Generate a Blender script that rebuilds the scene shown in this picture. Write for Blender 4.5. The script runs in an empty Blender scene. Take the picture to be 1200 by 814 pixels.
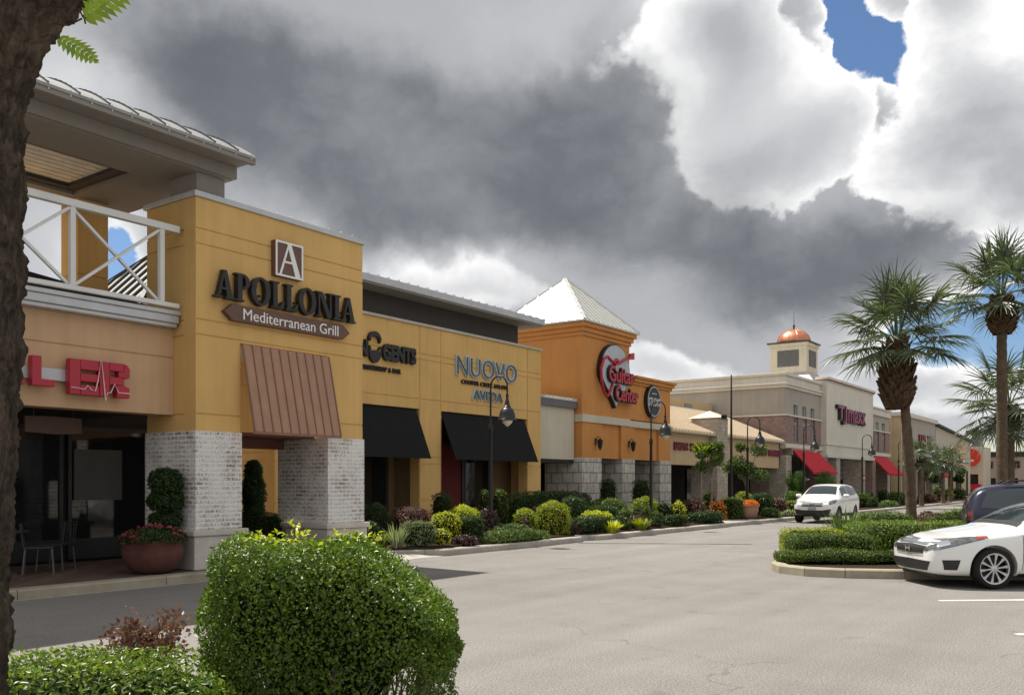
import bpy, bmesh, math, random
import numpy as np
from mathutils import Vector, Matrix
from mathutils.bvhtree import BVHTree
random.seed(7); RNG = np.random.default_rng(7)
PI = math.pi
SC = bpy.context.scene
COL = SC.collection

# ------------------------------------------------------------------ camera frame (facades run along +Y, street on their +X side)
YAW = math.radians(35.82); SY, CY = math.sin(YAW), math.cos(YAW)
FOC, HOR, CAMH = 1060.0, 565.0, 1.7
def ray(px): return (px - 600.0) / FOC
def at_X(px, X):                       # ray through column px meets plane X: (Y, depth)
    t = ray(px); d = -X / (SY - t * CY); return d * (CY + t * SY), d
def at_Y(px, Y):
    t = ray(px); d = Y / (CY + t * SY); return -d * (SY - t * CY), d
def at_d(px, d):
    t = ray(px); return (-d * (SY - t * CY), d * (CY + t * SY))
def ground(px, py, z=0.0):
    d = FOC * (CAMH - z) / (py - HOR); x, y = at_d(px, d); return x, y
def zat(py, d): return CAMH + (HOR - py) / FOC * d
def depth(x, y): return -SY * x + CY * y

# ------------------------------------------------------------------ mesh builder
class MB:
    def __init__(s): s.v = []; s.f = []; s.m = []
    def add(s, vs, fs, mi=0):
        o = len(s.v); s.v += [tuple(p) for p in vs]
        for f in fs: s.f.append(tuple(o + i for i in f)); s.m.append(mi)
    def box(s, x0, x1, y0, y1, z0, z1, mi=0):
        v = [(x0,y0,z0),(x1,y0,z0),(x1,y1,z0),(x0,y1,z0),(x0,y0,z1),(x1,y0,z1),(x1,y1,z1),(x0,y1,z1)]
        s.add(v, [(0,3,2,1),(4,5,6,7),(0,1,5,4),(1,2,6,5),(2,3,7,6),(3,0,4,7)], mi)
    def prism(s, poly, ext, mi=0):     # poly: 3D points (planar), ext: vector
        n = len(poly); e = Vector(ext)
        v = [Vector(p) for p in poly] + [Vector(p) + e for p in poly]
        f = [tuple(range(n))[::-1], tuple(range(n, 2*n))] + [(i, (i+1) % n, n + (i+1) % n, n + i) for i in range(n)]
        s.add(v, f, mi)
    def bar(s, a, b, w, h=None, mi=0): # rectangular bar
        a, b = Vector(a), Vector(b); h = h or w; d = (b - a).normalized()
        up = Vector((0,0,1)) if abs(d.z) < .95 else Vector((1,0,0))
        r = d.cross(up).normalized(); u = r.cross(d)
        c = [(-w/2,-h/2),(w/2,-h/2),(w/2,h/2),(-w/2,h/2)]
        v = [a + r*i + u*j for i, j in c] + [b + r*i + u*j for i, j in c]
        s.add(v, [(0,1,2,3)[::-1],(4,5,6,7),(0,1,5,4),(1,2,6,5),(2,3,7,6),(3,0,4,7)], mi)
    def tube(s, path, rad, n=8, mi=0, cap=True):
        P = [Vector(p) for p in path]; k = len(P)
        R = rad if hasattr(rad, '__len__') else [rad] * k
        vs = []; prev = None
        for i in range(k):
            d = (P[min(i+1,k-1)] - P[max(i-1,0)]).normalized()
            if prev is None:
                up = Vector((0,0,1)) if abs(d.z) < .9 else Vector((1,0,0)); a = d.cross(up).normalized()
            else:
                a = (prev - d * prev.dot(d)).normalized()
            prev = a; b = d.cross(a)
            for j in range(n):
                t = 2*PI*j/n; vs.append(P[i] + (a*math.cos(t) + b*math.sin(t)) * R[i])
        fs = [(i*n+j, i*n+(j+1)%n, (i+1)*n+(j+1)%n, (i+1)*n+j) for i in range(k-1) for j in range(n)]
        if cap: fs += [tuple(range(n))[::-1], tuple((k-1)*n + j for j in range(n))]
        s.add(vs, fs, mi)
    def lathe(s, prof, c, n=24, mi=0, axis='z', closed=False):   # prof: (r, h)
        vs = []
        for r, h in prof:
            for j in range(n):
                t = 2*PI*j/n; a, b = r*math.cos(t), r*math.sin(t)
                p = (a, b, h) if axis == 'z' else ((a, h, b) if axis == 'y' else (h, a, b))
                vs.append((c[0]+p[0], c[1]+p[1], c[2]+p[2]))
        k = len(prof)
        fs = [(i*n+j, i*n+(j+1)%n, (i+1)*n+(j+1)%n, (i+1)*n+j) for i in range(k-1) for j in range(n)]
        if closed: fs += [((k-1)*n+j, (k-1)*n+(j+1)%n, (j+1)%n, j) for j in range(n)]
        else:
            if prof[0][0] > 1e-4: fs.append(tuple(range(n))[::-1])
            if prof[-1][0] > 1e-4: fs.append(tuple((k-1)*n+j for j in range(n)))
        s.add(vs, fs, mi)
    def build(s, name, mats, parent=None, smooth=False, bevel=0, recalc=True, off=None):
        me = bpy.data.meshes.new(name)
        o3 = off if off is not None else (root_loc(parent) if parent else (0,0,0))
        V = [(x-o3[0], y-o3[1], z-o3[2]) for x, y, z in s.v]
        me.from_pydata(V, [], s.f)
        mats = mats if isinstance(mats, (list, tuple)) else [mats]
        for m in mats: me.materials.append(m)
        if len(mats) > 1: me.polygons.foreach_set('material_index', s.m)
        if recalc:
            bm = bmesh.new(); bm.from_mesh(me); bmesh.ops.recalc_face_normals(bm, faces=bm.faces); bm.to_mesh(me); bm.free()
        if smooth: me.polygons.foreach_set('use_smooth', [True]*len(me.polygons))
        me.update()
        return link(name, me, parent, bevel, smooth)
def link(name, me, parent=None, bevel=0, smooth=False):
    o = bpy.data.objects.new(name, me); COL.objects.link(o)
    if parent: o.parent = parent
    if bevel:
        b = o.modifiers.new('bevel', 'BEVEL'); b.width = bevel; b.segments = 2; b.limit_method = 'ANGLE'; b.angle_limit = math.radians(40)
    if smooth == 'auto':
        try:
            me.polygons.foreach_set('use_smooth', [True]*len(me.polygons)); me.set_sharp_from_angle(angle=math.radians(38))
        except Exception: pass
    return o
def root_loc(o):
    while o.parent: o = o.parent
    return tuple(o.location)
def tag(o, label=None, cat=None, group=None, kind=None):
    if label: o['label'] = label
    if cat: o['category'] = cat
    if group: o['group'] = group
    if kind: o['kind'] = kind
    return o
def thing(name, label, cat, loc=(0,0,0), rz=0, group=None):
    o = bpy.data.objects.new(name, None); COL.objects.link(o); o.location = loc; o.rotation_euler = (0,0,rz)
    o.empty_display_size = .2
    return tag(o, label, cat, group)
def copy_tree(o, parent=None):
    c = o.copy(); COL.objects.link(c)
    if parent: c.parent = parent
    for ch in list(o.children): copy_tree(ch, c)
    return c

# panel with holes, grooves and recesses; mapf(u, v, depth) -> xyz
def panel(mb, mapf, u0, u1, v0, v1, holes=(), hg=(), vg=(), rec=(), thick=.3, gd=.018, gw=.03, mi=0):
    us = {u0, u1}; vs = {v0, v1}
    cl = lambda x, a, b: min(max(x, a), b)
    for h in list(holes) + [r[:4] for r in rec]:
        us |= {cl(h[0],u0,u1), cl(h[1],u0,u1)}; vs |= {cl(h[2],v0,v1), cl(h[3],v0,v1)}
    for g in hg:
        if v0 < g < v1: vs |= {g-gw/2, g+gw/2}
    for g in vg:
        if u0 < g < u1: us |= {g-gw/2, g+gw/2}
    us = sorted(us); vs = sorted(vs); nu, nv = len(us)-1, len(vs)-1
    D = [[0.0]*nv for _ in range(nu)]
    for i in range(nu):
        for j in range(nv):
            cu, cv = (us[i]+us[i+1])/2, (vs[j]+vs[j+1])/2; d = 0.0
            for r in rec:
                if r[0] < cu < r[1] and r[2] < cv < r[3]: d = r[4]
            if any(abs(cv-g) < gw/2 for g in hg) or any(abs(cu-g) < gw/2 for g in vg): d += gd
            for h in holes:
                if h[0] < cu < h[1] and h[2] < cv < h[3]: d = None
            D[i][j] = d
    def dep(i, j):
        if i < 0 or j < 0 or i >= nu or j >= nv: return thick
        return thick if D[i][j] is None else D[i][j]
    for i in range(nu):
        for j in range(nv):
            d = D[i][j]
            if d is not None:
                mb.add([mapf(us[i],vs[j],d),mapf(us[i+1],vs[j],d),mapf(us[i+1],vs[j+1],d),mapf(us[i],vs[j+1],d)], [(0,1,2,3)], mi)
                mb.add([mapf(us[i],vs[j],thick),mapf(us[i+1],vs[j],thick),mapf(us[i+1],vs[j+1],thick),mapf(us[i],vs[j+1],thick)], [(3,2,1,0)], mi)
    for i in range(nu+1):
        for j in range(nv):
            a, b = dep(i-1,j), dep(i,j)
            if abs(a-b) > 1e-6: mb.add([mapf(us[i],vs[j],a),mapf(us[i],vs[j],b),mapf(us[i],vs[j+1],b),mapf(us[i],vs[j+1],a)], [(0,1,2,3)], mi)
    for i in range(nu):
        for j in range(nv+1):
            a, b = dep(i,j-1), dep(i,j)
            if abs(a-b) > 1e-6: mb.add([mapf(us[i],vs[j],a),mapf(us[i],vs[j],b),mapf(us[i+1],vs[j],b),mapf(us[i+1],vs[j],a)], [(0,1,2,3)], mi)
def wallX(mb, X, y0, y1, z0, z1, **k): panel(mb, lambda u, v, d: (X-d, u, v), y0, y1, z0, z1, **k)      # faces +X
def wallY(mb, Y, x0, x1, z0, z1, **k): panel(mb, lambda u, v, d: (u, Y+d, v), x0, x1, z0, z1, **k)      # faces -Y

# ------------------------------------------------------------------ text
def text_geo(s, offset=0.0, spacing=1.0, shear=0.0, depth_=.02, res=3):
    cu = bpy.data.curves.new('t', 'FONT'); cu.body = s; cu.size = 1; cu.extrude = depth_/2; cu.offset = offset
    cu.space_character = spacing; cu.shear = shear; cu.resolution_u = res
    o = bpy.data.objects.new('t', cu); COL.objects.link(o)
    dg = bpy.context.evaluated_depsgraph_get(); me = bpy.data.meshes.new_from_object(o.evaluated_get(dg))
    v = np.empty(len(me.vertices)*3); me.vertices.foreach_get('co', v); v = v.reshape(-1,3)
    f = [tuple(p.vertices) for p in me.polygons]
    bpy.data.objects.remove(o); bpy.data.curves.remove(cu); bpy.data.meshes.remove(me)
    return v, f
def text_on_X(mb, s, X, y0, y1, z0, z1, depth_=.05, mi=0, **k):     # text reads along +Y on a facade facing +X, back at X
    v, f = text_geo(s, depth_=1.0, **k)
    mn, mx = v.min(0), v.max(0)
    q = np.empty_like(v)
    q[:,1] = y0 + (v[:,0]-mn[0])/(mx[0]-mn[0])*(y1-y0)
    q[:,2] = z0 + (v[:,1]-mn[1])/(mx[1]-mn[1])*(z1-z0)
    q[:,0] = X + (v[:,2]-mn[2])/(mx[2]-mn[2])*depth_
    mb.add(q.tolist(), f, mi)
def text_on_Y(mb, s, Y, x0, x1, z0, z1, depth_=.05, mi=0, **k):     # on a wall facing -Y, reads along +X
    v, f = text_geo(s, depth_=1.0, **k)
    mn, mx = v.min(0), v.max(0)
    q = np.empty_like(v)
    q[:,0] = x0 + (v[:,0]-mn[0])/(mx[0]-mn[0])*(x1-x0)
    q[:,2] = z0 + (v[:,1]-mn[1])/(mx[1]-mn[1])*(z1-z0)
    q[:,1] = Y - (v[:,2]-mn[2])/(mx[2]-mn[2])*depth_
    mb.add(q.tolist(), f, mi)

# ------------------------------------------------------------------ materials
class NT:
    def __init__(s, tree): s.t = tree; s.n = tree.nodes; s.l = tree.links
    def new(s, ty, **k):
        n = s.n.new(ty)
        for a, b in k.items(): setattr(n, a, b)
        return n
    def put(s, sock, v):
        if isinstance(v, bpy.types.NodeSocket): s.l.new(v, sock)
        else: sock.default_value = v
    def m(s, op, a, b=None, c=None, clamp=False):
        n = s.new('ShaderNodeMath', operation=op, use_clamp=clamp)
        for i, v in enumerate((a, b, c)):
            if v is not None: s.put(n.inputs[i], v)
        return n.outputs[0]
    def vm(s, op, a, b=None, out=0):
        n = s.new('ShaderNodeVectorMath', operation=op); s.put(n.inputs[0], a)
        if b is not None: s.put(n.inputs[1 if op != 'SCALE' else 3], b)
        return n.outputs[out]
    def mix(s, f, a, b, bt='MIX'):
        n = s.new('ShaderNodeMix', data_type='RGBA', blend_type=bt)
        s.put(n.inputs['Factor'], f)
        for sock, v in ((n.inputs[6], a), (n.inputs[7], b)):
            s.put(sock, v if isinstance(v, bpy.types.NodeSocket) else (*v, 1) if len(v) == 3 else v)
        return n.outputs[2]
    def noise(s, vec, scale, detail=4, rough=.55, dist=0, out=0):
        n = s.new('ShaderNodeTexNoise'); s.put(n.inputs['Vector'], vec)
        for k, v in (('Scale', scale), ('Detail', detail), ('Roughness', rough), ('Distortion', dist)): n.inputs[k].default_value = v
        return n.outputs[out]
    def ramp(s, f, stops):
        n = s.new('ShaderNodeValToRGB'); s.put(n.inputs[0], f); e = n.color_ramp.elements
        while len(e) < len(stops): e.new(.5)
        for el, (p, c) in zip(e, stops): el.position = p; el.color = (*c, 1) if hasattr(c, '__len__') else (c, c, c, 1)
        return n.outputs[0]
    def maprange(s, v, a, b, c, d):
        n = s.new('ShaderNodeMapRange'); s.put(n.inputs[0], v)
        for i, x in enumerate((a, b, c, d)): s.put(n.inputs[i+1], x)
        return n.outputs[0]
    def pos(s): return s.new('ShaderNodeNewGeometry').outputs['Position']
    def bump(s, h, strength=.3, dist=.02):
        n = s.new('ShaderNodeBump'); n.inputs['Strength'].default_value = strength; n.inputs['Distance'].default_value = dist
        s.put(n.inputs['Height'], h); return n.outputs[0]
def mat(name):
    m = bpy.data.materials.new(name); m.use_nodes = True; t = NT(m.node_tree)
    b = m.node_tree.nodes['Principled BSDF']
    return m, t, b
def pset(b, **k):
    for n, v in k.items(): b.inputs[n.replace('_', ' ')].default_value = v
def scale_vec(t, v, s3):
    n = t.new('ShaderNodeMapping'); t.put(n.inputs[0], v); n.inputs['Scale'].default_value = s3; return n.outputs[0]
def plain(name, c, rough=.6, metal=0, spec=.5, var=.12, sc=3.0, coat=0, bump=0):
    m, t, b = mat(name); p = t.pos()
    n = t.noise(p, sc, 5, .6)
    f = t.maprange(n, .3, .7, 1-var, 1+var)
    t.put(b.inputs['Base Color'], t.mix(1.0, c, t.vm('SCALE', (1,1,1), f), 'MULTIPLY'))
    pset(b, Roughness=rough, Metallic=metal); b.inputs['Specular IOR Level'].default_value = spec
    if coat: b.inputs['Coat Weight'].default_value = coat; b.inputs['Coat Roughness'].default_value = .04
    if bump: t.put(b.inputs['Normal'], t.bump(t.noise(p, 60, 4), bump, .01))
    return m
def stucco(name, c, stain=.17):
    m, t, b = mat(name); p = t.pos()
    big = t.noise(p, .9, 5, .6); streak = t.noise(scale_vec(t, p, (5,5,.35)), 1.0, 5, .65); fine = t.noise(p, 70, 4, .6)
    f = t.m('MULTIPLY', t.maprange(big, .3, .7, 1-stain*.45, 1+stain*.3), t.maprange(streak, .35, .75, 1.0, 1-stain*.7))
    f = t.m('MULTIPLY', f, t.maprange(fine, .3, .7, .95, 1.05))
    t.put(b.inputs['Base Color'], t.mix(1.0, c, t.vm('SCALE', (1,1,1), f), 'MULTIPLY'))
    pset(b, Roughness=.92); b.inputs['Specular IOR Level'].default_value = .2
    t.put(b.inputs['Normal'], t.bump(t.noise(p, 45, 5, .7), .35, .008))
    return m
def brickwork(name, c1, c2, mort, bw, bh, mw=.012, wash=None, washamt=.5, bump=.5):
    m, t, b = mat(name); p = t.pos()
    sx = t.new('ShaderNodeSeparateXYZ'); t.put(sx.inputs[0], p)
    cx = t.new('ShaderNodeCombineXYZ'); t.put(cx.inputs[0], t.m('ADD', sx.outputs[0], sx.outputs[1])); t.put(cx.inputs[1], sx.outputs[2])
    wob = t.vm('SCALE', t.vm('SUBTRACT', t.noise(p, 7, 3, out=1), (.5,.5,.5)), .012)
    k = t.new('ShaderNodeTexBrick'); t.put(k.inputs['Vector'], t.vm('ADD', cx.outputs[0], wob))
    for n, v in (('Color1', (*c1,1)), ('Color2', (*c2,1)), ('Mortar', (*mort,1)), ('Scale', 1.0), ('Mortar Size', mw), ('Mortar Smooth', .3), ('Bias', 0.0), ('Brick Width', bw), ('Row Height', bh)): k.inputs[n].default_value = v
    col = k.outputs['Color']
    n2 = t.noise(p, 5, 6, .65); n3 = t.noise(p, 30, 5, .7)
    col = t.mix(1.0, col, t.vm('SCALE', (1,1,1), t.maprange(n2, .3, .7, .75, 1.2)), 'MULTIPLY')
    if wash:
        w = t.m('ADD', t.m('MULTIPLY', t.noise(p, 2.2, 4), .5), t.m('MULTIPLY', n3, .7))
        w = t.maprange(w, .95-washamt, 1.05-washamt, 0, .9)
        col = t.mix(t.m('MINIMUM', t.m('MAXIMUM', w, 0.0), 1.0), col, wash)
    t.put(b.inputs['Base Color'], col); pset(b, Roughness=.9); b.inputs['Specular IOR Level'].default_value = .2
    h = t.m('ADD', t.m('MULTIPLY', k.outputs['Fac'], -1.0), t.m('MULTIPLY', n3, .4))
    t.put(b.inputs['Normal'], t.bump(h, bump, .012))
    return m
def leafmat(name, c1, c2, c3=None, rough=.42, trans=.3, spec=.35):
    m, t, b = mat(name)
    r = t.new('ShaderNodeNewGeometry').outputs['Random Per Island']
    p = t.pos(); n = t.noise(p, 3.2, 4)
    f = t.m('ADD', t.m('MULTIPLY', r, .7), t.m('MULTIPLY', t.maprange(n, .3, .7, 0, 1), .35))
    stops = [(0, c1), (.75, c2)] + ([(.97, c3)] if c3 else [])
    col = t.ramp(f, stops)
    t.put(b.inputs['Base Color'], col); pset(b, Roughness=rough); b.inputs['Specular IOR Level'].default_value = spec
    tr = t.new('ShaderNodeBsdfTranslucent'); t.put(tr.inputs[0], t.mix(1.0, col, (1.5, 1.7, .7), 'MULTIPLY'))
    mx = t.new('ShaderNodeMixShader'); mx.inputs[0].default_value = trans
    t.l.new(b.outputs[0], mx.inputs[1]); t.l.new(tr.outputs[0], mx.inputs[2])
    t.l.new(mx.outputs[0], m.node_tree.nodes['Material Output'].inputs[0])
    return m
def glassy(name, c=(.012,.014,.016), rough=.06, spec=.6):
    m, t, b = mat(name); pset(b, Roughness=rough); b.inputs['Base Color'].default_value = (*c,1); b.inputs['Specular IOR Level'].default_value = spec
    p = t.pos(); t.put(b.inputs['Normal'], t.bump(t.noise(p, 1.3, 2), .06, .05))
    return m
M = {}
def asphalt():
    m, t, b = mat('asphalt'); p = t.pos()
    big = t.noise(p, .12, 6, .6); mid = t.noise(p, 1.1, 6, .65); fine = t.noise(p, 55, 3, .7); fine2 = t.noise(p, 160, 2, .6)
    # wheel tracks stretch along the street
    trk = t.noise(scale_vec(t, p, (1.3, .06, 1)), 1.0, 4, .6)
    base = t.ramp(big, [(.3, (.182,.171,.158)), (.7, (.232,.219,.203))])
    f = t.m('MULTIPLY', t.maprange(mid, .3, .7, .93, 1.07), t.maprange(fine, .32, .68, .45, 1.55))
    f = t.m('MULTIPLY', f, t.maprange(fine2, .3, .7, .72, 1.3)); f = t.m('MULTIPLY', f, t.maprange(trk, .3, .7, .90, 1.07))
    wv = t.vm('ADD', p, t.vm('SCALE', t.noise(p, 1.7, 4, out=1), .8))
    vo = t.new('ShaderNodeTexVoronoi', feature='DISTANCE_TO_EDGE'); t.put(vo.inputs['Vector'], wv); vo.inputs['Scale'].default_value = .28
    crack = t.m('LESS_THAN', vo.outputs['Distance'], .0035)
    crack = t.m('MULTIPLY', crack, t.m('GREATER_THAN', t.noise(p, .35, 3), .52))
    spot = t.maprange(t.noise(p, 1.3, 3, .5), .66, .74, 0, 1)
    col = t.mix(1.0, base, t.vm('SCALE', (1,1,1), f), 'MULTIPLY')
    col = t.mix(t.m('MULTIPLY', crack, .32), col, (.05,.047,.043)); col = t.mix(t.m('MULTIPLY', spot, .30), col, (.07,.065,.06))
    t.put(b.inputs['Base Color'], col); pset(b, Roughness=.93); b.inputs['Specular IOR Level'].default_value = .25
    t.put(b.inputs['Normal'], t.bump(t.m('ADD', fine, t.m('MULTIPLY', fine2, .5)), .5, .008))
    return m
def concrete(name, c, sc=1.0):
    m, t, b = mat(name); p = t.pos()
    f = t.m('MULTIPLY', t.maprange(t.noise(p, 1.4*sc, 6, .65), .3, .7, .78, 1.15), t.maprange(t.noise(p, 40*sc, 4, .7), .3, .7, .85, 1.12))
    t.put(b.inputs['Base Color'], t.mix(1.0, c, t.vm('SCALE', (1,1,1), f), 'MULTIPLY')); pset(b, Roughness=.9)
    b.inputs['Specular IOR Level'].default_value = .2
    t.put(b.inputs['Normal'], t.bump(t.noise(p, 40*sc, 4), .3, .006)); return m
def bark(name, c1, c2, sc=1.0, z=.35):
    m, t, b = mat(name); p = t.pos(); q = scale_vec(t, p, (1,1,z))
    n = t.noise(q, 16*sc, 8, .7, .6); n2 = t.noise(p, 3*sc, 5, .6)
    f = t.m('ADD', t.m('MULTIPLY', n, .65), t.m('MULTIPLY', n2, .35))
    t.put(b.inputs['Base Color'], t.ramp(f, [(.36, c1), (.52, tuple(x*.55+y*.45 for x,y in zip(c1,c2))), (.64, c2)])); pset(b, Roughness=.95); b.inputs['Specular IOR Level'].default_value = .15
    t.put(b.inputs['Normal'], t.bump(n, .9, .03)); return m
def soil(name, c1, c2):
    m, t, b = mat(name); p = t.pos()
    t.put(b.inputs['Base Color'], t.ramp(t.noise(p, 28, 6, .75), [(.35, c1), (.65, c2)])); pset(b, Roughness=1.0); b.inputs['Specular IOR Level'].default_value = .1
    t.put(b.inputs['Normal'], t.bump(t.noise(p, 30, 6, .75), 1.0, .03)); return m

M['asphalt'] = asphalt()
M['concrete'] = concrete('concrete', (.42,.39,.35)); M['kerb'] = concrete('kerb_concrete', (.40,.37,.32), 1.5)
M['kerb_old'] = concrete('kerb_weathered', (.36,.32,.24), 1.5)
M['paver'] = brickwork('paving_brick', (.11,.07,.055), (.145,.098,.078), (.075,.065,.058), .2, .1, .006)
M['mulch'] = soil('mulch', (.018,.012,.009), (.07,.045,.03))
M['line'] = concrete('road_paint', (.68,.66,.62), 2)
M['dark_streak'] = plain('dark_streak', (.055,.05,.045), .9, spec=.2)
M['yellow'] = stucco('stucco_yellow', (.69,.44,.165)); M['tan'] = stucco('stucco_tan', (.60,.395,.235))
M['orange'] = stucco('stucco_orange', (.60,.27,.085)); M['cream'] = stucco('stucco_cream', (.60,.54,.42))
M['beige'] = stucco('stucco_beige', (.56,.42,.25)); M['taupe'] = stucco('stucco_taupe', (.36,.315,.255)); M['greige'] = stucco('stucco_greige', (.40,.365,.315))
M['offwhite'] = stucco('stucco_offwhite', (.66,.62,.53)); M['pinkish'] = stucco('stucco_pinkish', (.43,.34,.29))
M['bone'] = stucco('stucco_bone', (.50,.46,.37))
M['dark_band'] = plain('dark_band', (.045,.038,.032), .7)
M['wash_brick'] = brickwork('whitewashed_brick', (.28,.19,.155), (.52,.45,.40), (.70,.68,.64), .23, .082, .022, (.80,.78,.74), .40, .9)
M['red_brick'] = brickwork('red_brick', (.215,.12,.10), (.29,.175,.15), (.33,.28,.25), .22, .075, .012)
M['stone'] = brickwork('stone_block', (.46,.43,.375), (.56,.53,.47), (.19,.175,.15), .52, .42, .02, None, 0, .8)
M['pier_stone'] = brickwork('pier_stone', (.38,.32,.255), (.46,.40,.33), (.28,.25,.21), .4, .2, .012)
M['cap_stone'] = concrete('cap_stone', (.56,.52,.46))
M['metal_grey'] = plain('grey_metal', (.50,.51,.52), .42, .35, var=.08); M['rail_white'] = plain('white_painted_steel', (.70,.70,.68), .45, var=.06)
M['roof_white'] = plain('white_metal_roof', (.60,.60,.56), .4, .25, var=.05); M['seam_dark'] = plain('roof_seam', (.42,.42,.41), .5, .2)
M['seam_shadow'] = plain('roof_seam_shadow', (.02,.02,.02), .6)
M['dark_roof'] = plain('dark_roofing', (.025,.024,.024), .85); M['soffit'] = stucco('soffit', (.27,.25,.222), .1); M['recess_shade'] = stucco('stucco_recess_shade', (.20,.13,.065)); M['slat'] = plain('soffit_slat', (.76,.73,.66), .7); M['canopy_metal'] = plain('canopy_metal_roof', (.27,.275,.265), .5, .3, var=.08); M['canopy_seam'] = plain('canopy_seam', (.12,.12,.115), .5, .2)
M['awning_brown'] = plain('brown_metal_awning', (.37,.205,.125), .5, .1, var=.1); M['awning_rib'] = plain('awning_rib', (.24,.125,.075), .5)
M['awning_black'] = plain('black_canvas', (.011,.011,.012), .85, spec=.2); M['awning_red'] = plain('red_canvas', (.50,.022,.035), .75, spec=.2)
M['glass'] = glassy('storefront_glass'); M['frame'] = plain('dark_frame', (.02,.02,.021), .45)
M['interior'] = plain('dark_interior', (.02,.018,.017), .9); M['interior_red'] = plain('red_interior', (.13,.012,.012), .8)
M['wood'] = plain('redwood_ceiling', (.14,.055,.032), .7)
M['winglass'] = glassy('window_glass', (.20,.25,.27), .1); M['winframe'] = plain('pale_window_frame', (.42,.47,.46), .5)
M['black'] = plain('black_sign', (.012,.012,.012), .45); M['signbrown'] = plain('sign_brown', (.13,.063,.045), .5); M['white'] = plain('sign_white', (.78,.77,.74), .5, var=.04)
M['signred'] = plain('sign_red', (.40,.012,.03), .35, var=.05); M['signmaroon'] = plain('sign_maroon', (.17,.013,.03), .5); M['pink'] = plain('sign_pink', (.75,.45,.47), .5)
M['signgrey'] = plain('sign_grey', (.47,.49,.50), .45); M['teal'] = plain('sign_teal', (.075,.13,.145), .45); M['pickgrey'] = plain('pick_grey', (.44,.47,.50), .4)
M['magenta'] = plain('sign_magenta', (.32,.045,.13), .45); M['poster'] = plain('poster', (.07,.07,.068), .6); M['signred2'] = plain('sign_scarlet', (.72,.05,.02), .5)
M['lamp'] = plain('lamp_iron', (.014,.014,.015), .38, .2); M['lampglass'] = plain('lamp_lens', (.62,.55,.42), .25, spec=.6)
M['copper'] = plain('copper', (.60,.24,.14), .36, .7, var=.2); M['tile'] = plain('pale_roof_tile', (.50,.40,.275), .8, var=.14, sc=6, bump=.4); M['tile_cap'] = plain('ridge_tile', (.62,.55,.43), .8)
M['greenroof'] = plain('green_metal_roof', (.34,.37,.30), .5, .2); M['louver'] = plain('louver', (.13,.125,.125), .6)
M['terracotta'] = plain('terracotta', (.105,.036,.029), .85, var=.35, bump=.3); M['planter'] = plain('clay_planter', (.30,.175,.115), .85, var=.2, bump=.2)  # terracotta darkened, carrying the deep patio shade in its colour
M['chair'] = plain('chair_metal', (.13,.128,.125), .4, .4); M['chairdark'] = plain('chair_dark', (.025,.025,.025), .6)
M['leaf'] = leafmat('leaf_green', (.034,.064,.011), (.098,.150,.026), (.24,.27,.05))
M['leaf_fg'] = leafmat('leaf_foreground', (.045,.082,.011), (.115,.185,.022), (.24,.29,.03), .36, .30)
M['leaf_low'] = leafmat('leaf_low_hedge', (.050,.092,.014), (.145,.215,.032), (.36,.37,.07), .36, .32)
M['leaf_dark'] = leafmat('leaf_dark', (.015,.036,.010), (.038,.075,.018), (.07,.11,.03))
M['leaf_lime'] = leafmat('leaf_lime', (.27,.31,.018), (.52,.52,.032), (.66,.62,.06))
M['leaf_yel'] = leafmat('leaf_yellowgreen', (.12,.165,.014), (.31,.34,.024), (.52,.49,.035))
M['leaf_grey'] = leafmat('leaf_greygreen', (.075,.105,.050), (.17,.21,.11), (.27,.31,.19))
M['leaf_maroon'] = leafmat('leaf_maroon', (.055,.024,.020), (.135,.062,.045), (.22,.11,.075), trans=.15)
M['leaf_purple'] = leafmat('leaf_purple', (.030,.012,.018), (.085,.035,.042), (.16,.08,.085), trans=.15)
M['leaf_twig'] = leafmat('leaf_loropetalum', (.085,.035,.035), (.18,.085,.075), (.28,.16,.13), trans=.25)
M['leaf_tree'] = leafmat('leaf_tree', (.045,.075,.018), (.10,.15,.035), (.22,.27,.11))
M['leaf_pale'] = leafmat('leaf_variegated', (.10,.13,.06), (.30,.34,.20), (.55,.56,.42))
M['flower_red'] = leafmat('flower_red', (.20,.02,.04), (.36,.07,.09), (.45,.22,.22), trans=.15); M['flower_orange'] = leafmat('flower_orange', (.6,.10,.02), (.75,.28,.05), (.8,.5,.1), trans=.2)
M['palm_leaf'] = leafmat('palm_leaf', (.032,.046,.024), (.080,.104,.054), (.20,.22,.14), .38, .25, .5)
M['fern'] = leafmat('fern_leaf', (.12,.20,.02), (.28,.38,.04), None, .45, .5)
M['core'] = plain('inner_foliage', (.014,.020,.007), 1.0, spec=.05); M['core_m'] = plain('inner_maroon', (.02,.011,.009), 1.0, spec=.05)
M['bark'] = bark('tree_bark', (.018,.013,.010), (.165,.125,.095), 1.7); M['palm_bark'] = bark('palm_bark', (.070,.047,.032), (.21,.155,.105), 1.2, 2.5)
M['boot'] = bark('palm_boot', (.035,.022,.014), (.16,.10,.058), 1.0, .6); M['thin_bark'] = bark('thin_bark', (.16,.13,.10), (.34,.29,.23)); M['twig'] = plain('twig', (.20,.16,.125), .9)
M['car_white'] = plain('car_white_paint', (.80,.80,.78), .28, 0, var=.015, coat=1.0); M['car_blue'] = plain('car_blue_paint', (.008,.007,.030), .25, .2, var=.03, coat=.45)
M['car_glass'] = glassy('car_glass', (.02,.028,.032), .03, .8); M['car_black'] = plain('black_plastic', (.016,.016,.017), .5); M['tyre'] = plain('tyre_rubber', (.018,.018,.018), .85, spec=.2)
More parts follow.
